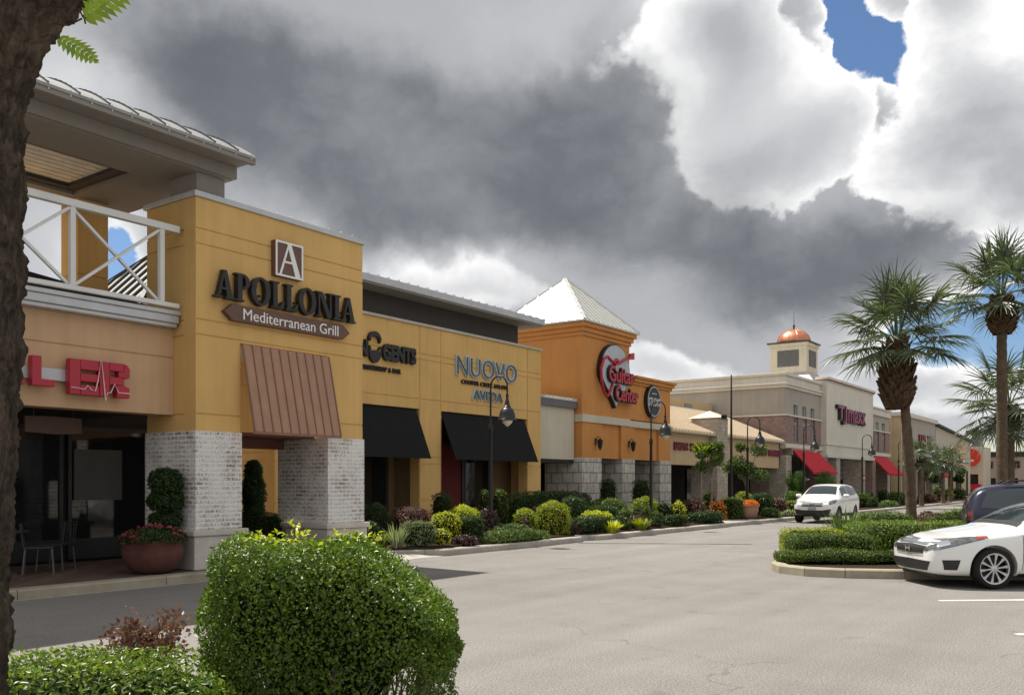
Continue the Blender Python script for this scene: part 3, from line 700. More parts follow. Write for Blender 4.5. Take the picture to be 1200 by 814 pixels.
# ---- second bed
S('broad green mound behind the flat dark hedge of the second bed', 689, 737, 584, -15.6, leaf='leaf', kind='mound', rx=.6)
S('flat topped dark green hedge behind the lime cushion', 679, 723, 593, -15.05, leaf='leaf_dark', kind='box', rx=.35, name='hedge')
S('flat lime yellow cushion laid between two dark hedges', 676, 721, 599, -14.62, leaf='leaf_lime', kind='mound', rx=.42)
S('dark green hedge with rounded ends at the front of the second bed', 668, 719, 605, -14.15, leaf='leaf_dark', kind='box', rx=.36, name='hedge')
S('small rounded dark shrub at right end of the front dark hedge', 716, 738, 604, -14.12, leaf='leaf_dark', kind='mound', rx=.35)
S('rounded deep green shrub right of the lime cushion', 719, 743, 597, -14.75, leaf='leaf', kind='mound', rx=.4)
S('lime topped mound with brown patches before the middle stone column', 739, 772, 583, -15.65, leaf='leaf_yel', kind='mound', rx=.5)
S('green mound left of the second lamp post base', 736, 764, 592, -14.95, leaf='leaf', kind='mound', rx=.45)
S('small round green ball in front of the second lamp post', 761, 777, 599, -14.42, leaf='leaf', rx=.3)
S('purple grey mound near the kerb below the round green ball', 735, 762, 604, -14.02, leaf='leaf_purple', kind='mound', rx=.35)
S('small dark green dome at the kerb between purple mound and low hedge', 759, 776, 605, -13.98, leaf='leaf_dark', kind='mound', rx=.3)
S('low dark green kerbside hedge below the yellow croton', 774, 806, 603, -14.02, leaf='leaf_dark', kind='box', rx=.3, name='hedge')
S('loose yellow croton shrub right of the second lamp post', 784, 804, 588, -14.75, leaf='leaf_lime', rx=.4, lumpa=.12)
S('dark leafy shrub between the lamp post and the yellow croton', 767, 787, 588, -15.1, leaf='leaf_dark', rx=.4)
S('brown maroon mound under the beige shop fascia', 796, 828, 585, -15.0, leaf='leaf_maroon', kind='mound', rx=.5)
S('dark green box hedge at the far end of the second bed', 808, 848, 599, -14.05, leaf='leaf_dark', kind='box', rx=.38, name='hedge')
S('round topped green shrub at the foot of the small street tree', 821, 839, 576, -15.7, leaf='leaf', rx=.4)
S('orange flowering plants beside the small street tree', 832, 851, 587, -14.95, leaf='flower_orange', kind='mound', rx=.4, lumpa=.1)
blades('strap_plant', 'light lime leafy plant hanging over the kerb at the start of second bed', 'plant', -13.75, at_X(716,-13.75)[0], .17, .42, .38, 120, 'leaf_lime', .06)
blades('strap_plant', 'light lime leafy plant hanging over the kerb below the purple grey mound', 'plant', -13.75, at_X(751,-13.75)[0], .17, .42, .4, 120, 'leaf_yel', .06)
S('dark square hedge between the first and middle stone columns', 703, 722, 562, -18.0, leaf='leaf_dark', kind='box', rx=.35, name='hedge')
S('dark square hedge between the middle and right stone columns', 741, 762, 563, -18.0, leaf='leaf_dark', kind='box', rx=.35, name='hedge')
# ---- third bed and beyond
S('bright topped box hedge left of the clay flower pot', 845, 872, 583, -14.9, leaf='leaf', kind='box', rx=.45, name='hedge')
S('green hedge peeping over behind the clay flower pot', 861, 882, 576, -15.6, leaf='leaf_yel', kind='mound', rx=.4)
S('tall dark green box hedge right of the clay flower pot', 880, 906, 578, -15.1, leaf='leaf_dark', kind='box', rx=.45, name='hedge')
S('maroon shrub left of the white oncoming car', 899, 923, 584, -14.7, leaf='leaf_maroon', kind='mound', rx=.45)
S('yellow green shrub touching the left side of the white oncoming car', 919, 938, 587, -14.6, leaf='leaf_yel', kind='box', rx=.4)
S('light green leafy clump at the kerb right of the flower pot', 891, 914, 595, -14.05, leaf='leaf_tree', kind='mound', rx=.35)
S('long green hedge behind the maroon shrub under the red awning', 914, 945, 576, -15.6, leaf='leaf', kind='mound', rx=.45, name='hedge')
S('whitish low plant at the kerb in front of the oncoming car', 914, 934, 598, -13.98, leaf='leaf_pale', kind='mound', rx=.3)
S('green box hedge just right of the white oncoming car', 999, 1018, 578, -14.9, leaf='leaf', kind='box', rx=.5, name='hedge')
S('dark green dome right of the box hedge behind the oncoming car', 1015, 1029, 582, -14.5, leaf='leaf_dark', kind='mound', rx=.45)
S('small green ball in front of the department store stone column', 1013, 1024, 575, -15.5, leaf='leaf', rx=.4)
S('dark upright clipped column before the second red awning', 1028, 1040, 574, -15.4, leaf='leaf_dark', kind='box', rx=.4)
S('flat pale topped green hedge left of the palm trunk', 1037, 1064, 577, -15.2, leaf='leaf', kind='box', rx=.5, name='hedge')
S('loose low groundcover along the kerb left of the palm trunk', 1024, 1058, 587, -14.2, leaf='leaf_tree', kind='mound', rx=.4)
S('long low maroon hedge right of the palm trunk beyond the road', 1073, 1101, 579, -14.6, leaf='leaf_maroon', kind='box', rx=.5, name='hedge')
S('rounded pale green shrub at the right end of the maroon hedge', 1093, 1109, 569, -15.2, leaf='leaf', rx=.7)
S('low yellow green shrub beside the rounded pale green shrub', 1104, 1117, 573, -14.8, leaf='leaf_yel', rx=.6)
S('farthest green hedge at the bend of the road', 1115, 1131, 573, -15.4, leaf='leaf', kind='box', rx=.8, name='hedge')
# ---- passage beside the tower, behind the brick pillars
G2 = 'hedges in the passage behind the brick pillars'
shrub('dark hedge seen through the arch between the brick pillars', 262, 344, 601, d=19.5, kind='box', leaf='leaf_dark', rx=.45, name='hedge', group=G2)
def topiary(label, px, d, ybot, ytop, wpx, tiers, leaf='leaf_dark', z0=None, name='topiary'):
    x, y = at_d(px, d); zb, zt = zat(ybot, d), zat(ytop, d); r = wpx*d/FOC/2; z0 = zb if z0 is None else z0
    t = thing(name, label, 'topiary', (x, y, z0)); mb = MB(); mb.tube([(0,0,0),(0,0,zt-z0-.1)], .025, 6); mb.build('trunk', M['bark'], t, off=(0,0,0))
    rng = np.random.default_rng(hash_s(label)); H = zt-z0; parts = []
    for f0, f1, k in tiers:
        a, b = zb-z0+(zt-zb)*f0, zb-z0+(zt-zb)*f1; p, nn = superq(2600, 2.6, rng); sc = np.array([r*k, r*k, (b-a)/2]); P = p*sc+[0,0,(a+b)/2]
        N = nn/sc; N /= np.linalg.norm(N,axis=1)[:,None]; P -= N*(rng.uniform(size=len(P))**2*.05)[:,None]
        V, F = leaf_mesh(P, N, .05, .5, .5, rng=rng); parts.append((V,F,0)); cv, cf = core_grid(2.4); parts.append((cv*sc*.88+[0,0,(a+b)/2], cf, 1))
    me = raw_mesh('foliage', parts); me.materials.append(M[leaf]); me.materials.append(M['core']); link('foliage', me, t); return t
topiary('dark cone shaped topiary tree against the yellow wall inside the arch', 297, 19.6, 622, 540, 26, [(0,.45,.9),(.3,.8,1.0),(.62,1.0,.72)])
# ---- island hedges
G3 = 'hedges on the parking island'
I = lambda *a, **k: shrub(*a, group=G3, name='hedge', **k)
I('lowest front hedge along the rounded island kerb left of the white coupe', 911, 1075, 646, d=17.6, kind='box', leaf='leaf', rx=.40, z0=.15, size=.042, dens=1.3)
I('middle clipped hedge stepped up behind the front island hedge', 923, 1024, 625, d=18.7, kind='box', leaf='leaf', rx=.45, z0=.15, size=.042, dens=1.3)
I('yellow green hedge peeking out at the left tip of the island', 916, 988, 619, d=19.8, kind='box', leaf='leaf_yel', rx=.42, z0=.15, size=.045, dens=1.2)
I('tallest long hedge on the island with yellow green top behind the white coupe hood', 994, 1150, 611, d=20.4, kind='box', leaf='leaf_low', rx=.75, z0=.15, size=.045, dens=1.3)
I('level green hedge at the foot of the nearest palm trunk', 1003, 1066, 600, d=25.2, kind='box', leaf='leaf', rx=.7, z0=.15)
I('narrow green hedge right of the nearest palm trunk', 1086, 1140, 604, d=24.0, kind='box', leaf='leaf', rx=.4, z0=.15)
I('farthest yellow green hedge on the island beside the blue van', 1104, 1150, 597, d=27.5, kind='box', leaf='leaf_low', rx=.4, z0=.15)
I('low reddish groundcover on the island between palm trunk and blue van', 1072, 1110, 600, d=27.0, kind='mound', leaf='leaf_maroon', rx=.6, z0=.15)
x, y = at_d(991, 22.0); blades('sago_plant', 'spiky dark green fan plant rising between two island hedges', 'plant', x, y, .15, .62, .95, 90, 'leaf', .045, .5, spread=1.2)
# ------------------------------------------------------------------ restaurant with corner tower
def rest():
    R_ = thing('restaurant_building', 'golden yellow corner tower with whitewashed brick pillars and covered dining patio under a metal canopy', 'building', (-15.5, 9, .15))
    P = lambda n, mb, m, par=None, **k: mb.build(n, m, par or R_, **k)
    TX, TY0, TY1 = -13.9, 9.7, 13.8
    hg = [6.21, 5.94, 4.60, 4.33, 2.92]
    w = MB(); wallX(w, TX, TY0, TY1, 2.62, 6.76, holes=[(10.65, 12.81, 2.6, 4.28)], hg=hg, thick=.35)
    wallY(w, TY0, -15.4, TX-.352, 2.62, 6.76, hg=hg, thick=.3)
    panel(w, lambda u, v, d: (u, TY1-d, v), -15.4, TX-.352, 2.62, 6.76, thick=.3)                       # right side
    w.box(-15.39, TX-.36, TY0+.31, TY1-.31, 6.5, 6.74)
    P('tower_wall', w, M['yellow'])
    c = MB(); c.box(-15.46, TX+.045, TY0-.045, TY1+.045, 6.763, 6.865); P('coping', c, M['metal_grey'], bevel=.008)
    c = MB()
    for y in np.arange(10.2, 13.8, .33): c.tube([(TX-.02, y, 6.865), (TX-.02, y, 6.90), (TX+.02, y+.03, 6.91)], .008, 5)
    P('bird_spike', c, M['metal_grey'])
    for y0, y1 in ((9.675, 10.665), (12.79, 13.825)):
        b = MB(); b.box(-15.42, TX+.028, y0, y1, .86, 2.618); p = P('pillar', b, M['wash_brick'])
        tag(p, 'whitewashed brick pillar under the yellow tower')
        b = MB(); b.box(-15.46, TX+.07, y0-.05, y1+.05, .15, .745); P('pillar_base', b, M['cap_stone'], p, bevel=.015)
        b = MB(); b.box(-15.5, TX+.115, y0-.095, y1+.095, .748, .857); P('pillar_cap', b, M['cap_stone'], p, bevel=.02)
    a = MB(); y0, y1 = 10.66, 12.82
    A = lambda t: (TX+.035+t*.36, 4.26-t*1.62)
    (xa, za), (xb, zb) = A(0), A(1)
    a.prism([(xa, y0, za), (xb, y0, zb), (xb-.03, y0, zb), (xa-.03, y0, za)], (0, y1-y0, 0)); aw = P('awning', a, M['awning_brown'])
    a = MB()
    for i in range(11):
        y = y0+.015+(y1-y0-.03)*i/10; a.bar((xa+.008, y, za), (xb+.008, y, zb), .022, .02)
    a.box(xb-.04, xb+.004, y0, y1, zb-.05, zb-.002); P('awning_rib', a, M['awning_rib'], aw)
    c = MB(); c.box(-17.0, TX-.36, 10.67, 12.78, 2.60, 2.66); c.box(-15.4, -15.2, 10.67, 12.78, 2.40, 2.597); P('passage_ceiling', c, M['wood'])
    # dining patio
    FX = -14.57
    w = MB(); wallX(w, FX, 1.5, TY0-.003, 2.92, 4.47, hg=[3.95], thick=.4, gd=.02); P('fascia_wall', w, M['tan'])
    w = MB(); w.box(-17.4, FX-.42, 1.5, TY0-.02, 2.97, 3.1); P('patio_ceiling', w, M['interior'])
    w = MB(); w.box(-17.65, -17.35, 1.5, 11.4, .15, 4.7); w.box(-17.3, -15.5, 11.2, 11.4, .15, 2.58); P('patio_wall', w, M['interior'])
    for ya, yb in ((4.7, 6.2), (6.3, 7.7), (7.9, 9.1), (9.2, 10.9)):
        f = MB()
        for q in ((ya, ya+.07, .2, 2.8), (yb-.07, yb, .2, 2.8), (ya+.07, yb-.07, .2, .6), (ya+.07, yb-.07, 2.72, 2.8)): f.box(-17.34, -17.26, *q)
        fr = P('window', f, M['frame']); g_ = MB(); g_.box(-17.33, -17.3, ya+.07, yb-.07, .6, 2.72); P('window_pane', g_, M['glass'], fr)
    m_ = MB(); m_.box(-16.55, -14.65, 1.5, 9.6, 4.48, 4.60); P('balcony_deck', m_, M['dark_roof'])
    c = MB()                                   # stepped cornice and gutter
    c.box(FX+.003, FX+.20, 1.5, 9.64, 4.472, 4.54); c.box(FX-.06, FX+.24, 1.5, 9.66, 4.542, 4.68); c.box(FX-.08, FX+.27, 1.5, 9.69, 4.682, 4.76); P('cornice', c, M['metal_grey'], bevel=.012)
    # railing
    RX = -14.30; r = MB(); r.box(RX-.06, RX+.06, 1.5, 9.62, 6.14, 6.26); r.box(RX-.045, RX+.045, 1.5, 9.62, 4.80, 4.88); rl = P('railing', r, M['rail_white'], bevel=.008)
    posts = [9.28, 7.68, 6.08, 4.48, 2.88]
    for y in posts:
        q = MB(); q.box(RX-.042, RX+.042, y-.042, y+.042, 4.88, 6.14); P('post', q, M['rail_white'], rl)
    for y1_, y0_ in zip(posts[:-1], posts[1:]):
        q = MB(); q.bar((RX+.001, y0_+.045, 4.90), (RX+.001, y1_-.045, 6.12), .05, .045); P('brace', q, M['rail_white'], rl)
        q = MB(); q.bar((RX-.048, y0_+.045, 6.12), (RX-.048, y1_-.045, 4.90), .05, .045); P('brace', q, M['rail_white'], rl)
    # canopy over the balcony
    ZS, CY1 = 7.22, 10.43
    s = MB(); s.box(-17.75, -13.86, 9.17, CY1, ZS, ZS+.1); s.box(-14.99, -13.86, 1.2, 9.168, ZS, ZS+.1); s.box(-17.75, -17.0, 1.2, 9.168, ZS, ZS+.1); sf = P('soffit', s, M['soffit'])
    s = MB(); s.box(-17.0, -14.99, 1.2, 9.17, ZS+.24, ZS+.27)
    for i in range(10):
        x = -16.96+i*.2; s.box(x, x+.145, 1.2, 9.165, ZS+.13, ZS+.168)
    P('slat_panel', s, M['slat'], sf)
    s = MB(); s.box(-15.2, -14.99, 1.2, 9.165, ZS+.06, ZS+.128); s.box(-16.8, -15.202, 8.95, 9.165, ZS+.06, ZS+.128); s.box(-17.0, -16.802, 1.2, 9.165, ZS+.06, ZS+.128); P('soffit_frame', s, M['dark_band'], sf)
    f = MB(); f.box(-13.9, -13.78, 1.2, CY1+.06, ZS+.02, ZS+.24); f.box(-17.75, -13.9, CY1, CY1+.06, ZS+.02, ZS+.24)
    f.box(-17.9, -13.36, 1.2, CY1+.08, ZS+.242, ZS+.27); P('canopy_beam', f, M['soffit'], bevel=.006)
    f = MB(); f.box(-13.40, -13.30, 1.2, CY1+.10, ZS+.20, ZS+.32); P('gutter', f, M['soffit'], bevel=.01)
    f = MB()
    for y in np.arange(1.5, CY1+.1, .33): f.box(-13.31, -13.285, y, y+.02, ZS+.25, ZS+.35)
    P('gutter_strap', f, M['metal_grey'])
    prof = [(-13.28-x, ZS+.33+.70*x-.70*x*x/3.4 if x < 1.7 else ZS+.33+.70*.85) for x in (0,.12,.25,.4,.55,.7,.85,1.0,1.2,1.45,1.7,3.0,4.4)]
    ro = MB()
    for (x0, z0), (x1, z1) in zip(prof[:-1], prof[1:]): ro.prism([(x0, 1.2, z0), (x1, 1.2, z1), (x1, 1.2, z1-.05), (x0, 1.2, z0-.05)], (0, CY1+.1-1.2, 0))
    rf = P('canopy_roof', ro, M['canopy_metal'])
    ro = MB(); y = 1.5
    while y < CY1+.1:
        for (x0, z0), (x1, z1) in zip(prof[:-1], prof[1:]): ro.bar((x0, y, z0+.02), (x1, y, z1+.012), .018, .03)
        y += .48
    P('roof_seam', ro, M['canopy_seam'], rf)
    for yy in (9.3, 4.2):
        q = MB(); panel(q, lambda u, v, d: (-17.1-d, u, v), yy, yy+.62, 4.6, ZS, hg=[5.75, 5.35], thick=.2); panel(q, lambda u, v, d: (u, yy+d, v), -17.72, -17.302, 4.6, ZS, hg=[5.75, 5.35], thick=.2); q.box(-17.72, -17.302, yy+.205, yy+.62, 4.6, ZS-.01); P('canopy_column', q, M['yellow'])
    q = MB(); q.box(-14.75, TX-.06, TY0+.06, 10.35, 6.867, ZS-.002); P('canopy_post', q, M['soffit'])
    # raked parapet and the roof pyramid behind the balcony
    q = MB(); q.prism([(-16.6, 2, 4.5), (-16.6, 10.5, 4.5), (-16.6, 10.5, 5.26), (-16.6, 8.16, 5.5), (-16.6, 2, 5.95)], (-.25, 0, 0)); P('roof_parapet', q, M['dark_roof'])
    ax, ay, az_ = *at_d(197, 22.5), zat(288, 22.5); hb = 2.6; zb = 5.0
    cor = [(ax-hb, ay-hb, zb), (ax+hb, ay-hb, zb), (ax+hb, ay+hb, zb), (ax-hb, ay+hb, zb)]
    q = MB(); q.add(cor+[(ax, ay, az_)], [(0,1,4),(1,2,4),(2,3,4),(3,0,4),(3,2,1,0)]); rr = P('hip_roof', q, M['roof_white'])
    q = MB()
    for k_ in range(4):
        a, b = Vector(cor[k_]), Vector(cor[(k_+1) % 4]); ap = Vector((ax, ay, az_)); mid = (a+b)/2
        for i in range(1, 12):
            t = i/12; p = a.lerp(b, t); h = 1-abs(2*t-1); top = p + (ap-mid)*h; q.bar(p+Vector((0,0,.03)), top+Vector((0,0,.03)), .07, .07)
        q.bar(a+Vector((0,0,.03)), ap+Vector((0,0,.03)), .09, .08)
    P('roof_seam', q, M['seam_shadow'], rr)  # bars coloured black to paint the shadow gaps of the white roof
    q = MB(); q.box(-19.5, -17.9, 1.2, 9.2, .15, 4.8); q.box(-20, -17.66, 9.2, 13.2, .15, 4.85); P('rear_wall', q, M['yellow'])
    return R_
rest()
# ---- letters of the corner tower sign, cut as slab serif strokes
def serif_letters(mb, word, X, y0, y1, z0, z1, D=.10):
    widths = {'A': .95, 'P': .78, 'O': 1.0, 'L': .74, 'N': .98, 'I': .46}
    tot = sum(widths[c] for c in word); sc = (y1-y0)/tot; H = z1-z0; y = y0; cnt = [0]
    def pr(pts):
        cnt[0] += 1; e = .0012*(cnt[0] % 9)
        mb.prism([(X, a, b) for a, b in pts], (D+e, 0, 0))
    for c in word:
        w = widths[c]*sc; L = lambda u, v: (y+u*w, z0+v*H)
        def q(*p): pr([L(*a) for a in p])
        def ring(cu, cv, ru, rv, iu, iv, a0=0, a1=360, n=22):
            for i in range(n):
                t0, t1 = math.radians(a0+(a1-a0)*i/n), math.radians(a0+(a1-a0)*(i+1)/n)
                q((cu+ru*math.cos(t0), cv+rv*math.sin(t0)), (cu+ru*math.cos(t1), cv+rv*math.sin(t1)), (cu+iu*math.cos(t1), cv+iv*math.sin(t1)), (cu+iu*math.cos(t0), cv+iv*math.sin(t0)))
        sf = lambda a, b, v: q((a, v), (b, v), (b, v+.07), (a, v+.07))
        if c == 'A':
            q((.14,.05),(.25,.05),(.52,.97),(.44,.97)); q((.62,.05),(.90,.05),(.60,1.0),(.40,1.0)); q((.25,.30),(.72,.30),(.70,.38),(.28,.38)); sf(.02,.36,0); sf(.54,.98,0)
        elif c == 'P':
            q((.16,.03),(.44,.03),(.44,.97),(.16,.97)); ring(.46,.71,.46,.29,.20,.20,-92,92); sf(.04,.58,0); sf(.04,.5,.93)
        elif c == 'O': ring(.5,.5,.48,.53,.24,.44,0,360,30)
        elif c == 'L':
            q((.16,.03),(.46,.03),(.46,.97),(.16,.97)); sf(.04,.60,.93); q((.04,0),(.90,0),(.90,.07),(.04,.07)); q((.62,.06),(.92,.06),(.96,.30),(.88,.30))
        elif c == 'N':
            q((.12,.03),(.22,.03),(.22,.97),(.12,.97)); q((.80,.03),(.90,.03),(.90,.97),(.80,.97)); q((.12,.99),(.38,.99),(.90,.01),(.66,.01)); sf(.02,.36,0); sf(.0,.3,.93); sf(.68,1.0,.93)
        elif c == 'I':
            q((.24,.03),(.76,.03),(.76,.97),(.24,.97)); sf(.02,.98,0); sf(.02,.98,.93)
        y += w
def signs_tower():
    TX = -13.9
    t = thing('wall_sign', 'large black serif APOLLONIA letters mounted on the yellow corner tower', 'sign', (TX, 11.7, 5.3))
    b = MB(); serif_letters(b, 'APOLLONIA', TX+.05, 9.98, 13.46, 5.02, 5.53, .11); b.build('lettering', M['black'], t)
    b = MB()
    for y in np.arange(10.2, 13.4, .42): b.box(TX+.002, TX+.052, y, y+.03, 5.2, 5.23); b.box(TX+.002, TX+.052, y, y+.03, 5.1, 5.13)
    b.build('mounting_pin', M['black'], t)
    t = thing('wall_sign', 'brown arrow ended plaque reading Mediterranean Grill below the black letters', 'sign', (TX, 11.8, 4.8))
    b = MB(); z0, z1, zm = 4.655, 4.955, 4.805; b.prism([(TX+.003, y, z) for y, z in ((10.22,zm),(10.40,z0),(13.12,z0),(13.32,zm),(13.12,z1),(10.40,z1))], (.12,0,0)); b.build('sign_board', M['signbrown'], t, bevel=.006)
    b = MB(); text_on_X(b, 'Mediterranean Grill', TX+.124, 10.62, 12.98, 4.70, 4.905, .012); b.build('lettering', M['white'], t)
    t = thing('wall_sign', 'square brown sign with a tall white letter A above the black letters', 'sign', (TX, 11.7, 6.0))
    b = MB(); b.box(TX+.003, TX+.13, 11.36, 12.04, 5.66, 6.34); b.build('sign_board', M['signbrown'], t, bevel=.006)
    b = MB(); f = TX+.1325
    for q in ((11.362,12.038,5.662,5.70),(11.362,12.038,6.30,6.338),(11.362,11.40,5.70,6.30),(12.0,12.038,5.70,6.30)): b.box(f, f+.012, *q)
    b.prism([(f,11.45,5.70),(f,11.50,5.70),(f,11.70,6.30),(f,11.66,6.30)],(.012,0,0)); b.prism([(f+.001,11.84,5.70),(f+.001,11.97,5.70),(f+.001,11.74,6.30),(f+.001,11.64,6.30)],(.0125,0,0)); b.prism([(f+.002,11.57,5.93),(f+.002,11.83,5.93),(f+.002,11.82,5.97),(f+.002,11.58,5.97)],(.012,0,0)); b.build('lettering', M['white'], t)
    # red letters over the patio
    FX = -14.57
    t = thing('wall_sign', 'red block letters with a white heartbeat line on the tan fascia over the dark patio', 'sign', (FX, 7.9, 3.4))
    b = MB(); b.box(FX+.003, FX+.10, 6.3, 7.68, 3.34, 3.53); b.build('raceway', M['metal_grey'], t)
    b = MB(); x0 = FX+.105; D = .14
    b.prism([(x0,y,z) for y,z in ((7.06,3.22),(7.42,3.22),(7.42,3.33),(7.21,3.33),(7.21,3.69),(7.06,3.69))], (D,0,0))
    b.prism([(x0,y,z) for y,z in ((6.62,3.22),(6.95,3.22),(6.95,3.33),(6.77,3.33),(6.77,3.69),(6.62,3.69))], (D,0,0))
    # E and R share one outline
    def cell(y0, y1, z0, z1, e=0): b.box(x0, x0+D+e, y0, y1, z0, z1)
    cell(7.66,7.84,3.13,3.71); cell(7.843,8.16,3.54,3.71); cell(7.843,8.16,3.35,3.48); cell(7.843,8.16,3.13,3.29)
    cell(8.17,8.34,3.13,3.71); cell(8.343,8.60,3.57,3.71); cell(8.343,8.60,3.34,3.47); cell(8.50,8.70,3.47,3.57,.002)
    b.prism([(x0,y,z) for y,z in ((8.603,3.44),(8.70,3.47),(8.71,3.62),(8.66,3.69),(8.603,3.71))], (D+.001,0,0)); b.prism([(x0,y,z) for y,z in ((8.47,3.13),(8.70,3.13),(8.70,3.30),(8.62,3.338),(8.47,3.338))], (D,0,0))
    b.build('lettering', M['signred'], t, bevel=.01)
    b = MB(); X = x0+D+.014
    pts = [(7.67,3.24),(7.90,3.22),(7.95,3.29),(8.0,3.23),(8.08,3.20),(8.13,3.4),(8.18,3.76),(8.23,3.35),(8.26,3.06),(8.29,3.19),(8.35,3.20),(8.42,3.35),(8.49,3.21),(8.71,3.21)]
    b.tube([(X,a,c) for a,c in pts], .011, 6); b.build('heartbeat_line', M['pink'], t)
    # patio furniture
    t = thing('hanging_sign', 'shaded wooden scroll shaped sign hanging under the dark patio ceiling', 'sign', (-15.9, 8.3, 2.7))
    b = MB(); yy = [7.7+i*.1 for i in range(11)]; b.prism([(-15.92, y, 2.55+.05*abs(y-8.2)) for y in yy]+[(-15.92, y, 2.86-.03*abs(y-8.2)) for y in yy[::-1]], (.06,0,0)); b.build('sign_board', M['signbrown'], t)
    b = MB(); b.bar((-15.89,7.85,2.85),(-15.89,7.85,2.97),.02); b.bar((-15.89,8.55,2.85),(-15.89,8.55,2.97),.02); b.build('hanger', M['frame'], t)
    t = thing('poster', 'pale grey menu poster fixed on the dark patio window', 'poster', (-17.25, 9.6, 1.9)); b = MB(); b.box(-17.255, -17.235, 9.3, 10.3, 1.35, 2.35); b.build('sheet', M['poster'], t)
signs_tower()
def patio_chair():
    t = thing('patio_chair', '', 'chair', (0,0,.15))
    for sx in (-.21,.21):
        for sy in (-.2,.2):
            b = MB(); b.tube([(sx*1.1,sy*1.15,0),(sx,sy,.44)] if sy > 0 else [(sx*1.1,sy*1.2,0),(sx,sy,.44)], .013, 6); b.build('leg', M['chair'], t, off=(0,0,0))
    b = MB(); b.box(-.24,.24,-.23,.23,.44,.475); b.build('seat', M['chairdark'], t, off=(0,0,0), bevel=.01)
    b = MB(); b.tube([(-.22,-.22,.46),(-.21,-.27,.86),(.21,-.27,.86),(.22,-.22,.46)], .014, 6)
    for x in (-.12,0,.12): b.tube([(x,-.235,.47),(x,-.27,.86)], .008, 5)
    b.build('backrest', M['chairdark'], t, off=(0,0,0)); return t
ch = patio_chair()
spots = [(-15.35,6.75,.6,'light legged patio chair nearest the tree trunk on the dark patio'),(-15.5,7.75,-.5,'light legged patio chair in the middle of the dark patio'),(-16.1,7.0,2.6,'patio chair set back against the dark patio window'),(-16.0,8.3,2.2,'patio chair beside the small table near the terracotta bowl')]
for i,(x,y,rz,lb) in enumerate(spots):
    c = ch if i == 0 else copy_tree(ch)
    c.location = (x,y,.146); c.rotation_euler = (0,0,rz); c['label'] = lb; c['group'] = 'patio chairs'
t = thing('patio_table', 'small dark round table between the patio chairs', 'table', (-15.75,7.3,.146)); b = MB(); b.lathe([(.0,.72),(.38,.72),(.38,.75),(0,.75)], (0,0,0), 20); b.build('tabletop', M['chairdark'], t, off=(0,0,0)); b = MB(); b.lathe([(.22,0),(.2,.03),(.03,.05),(.03,.718)], (0,0,0), 12); b.build('pedestal', M['chair'], t, off=(0,0,0))
# bowl planter with flowers and three ball topiary
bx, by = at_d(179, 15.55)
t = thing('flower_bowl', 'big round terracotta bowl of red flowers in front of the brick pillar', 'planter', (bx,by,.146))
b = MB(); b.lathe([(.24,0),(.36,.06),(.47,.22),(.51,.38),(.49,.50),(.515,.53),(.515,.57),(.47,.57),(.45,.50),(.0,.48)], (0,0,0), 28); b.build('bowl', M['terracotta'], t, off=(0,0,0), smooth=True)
rng = np.random.default_rng(12); p, nn = superq(1500, 2, rng, -.1); P_ = p*[.54,.54,.2]+[0,0,.56]; V, F = leaf_mesh(P_, nn, .06, .6, .5, rng=rng); me = raw_mesh('foliage', [(V,F,0)]); me.materials.append(M['leaf_dark']); link('foliage', me, t)
p, nn = superq(420, 2, rng, .0); P_ = p*[.54,.54,.24]+[0,0,.57]; P_ = P_[np.sin(P_[:,0]*9+1)+np.sin(P_[:,1]*8) > -.3]; V, F = leaf_mesh(P_, np.tile([0,0,1.],(len(P_),1)), .06, .9, .6, rng=rng); me = raw_mesh('flowers', [(V,F,0)]); me.materials.append(M['flower_red']); link('flowers', me, t)
topiary('clipped dark topiary of stacked balls growing behind the terracotta flower bowl', 194, 15.95, 617, 549, 37, [(0,.26,.9),(.27,.62,1.0),(.55,1.0,.92)], z0=.15)

BEFORE = set(COL.objects)
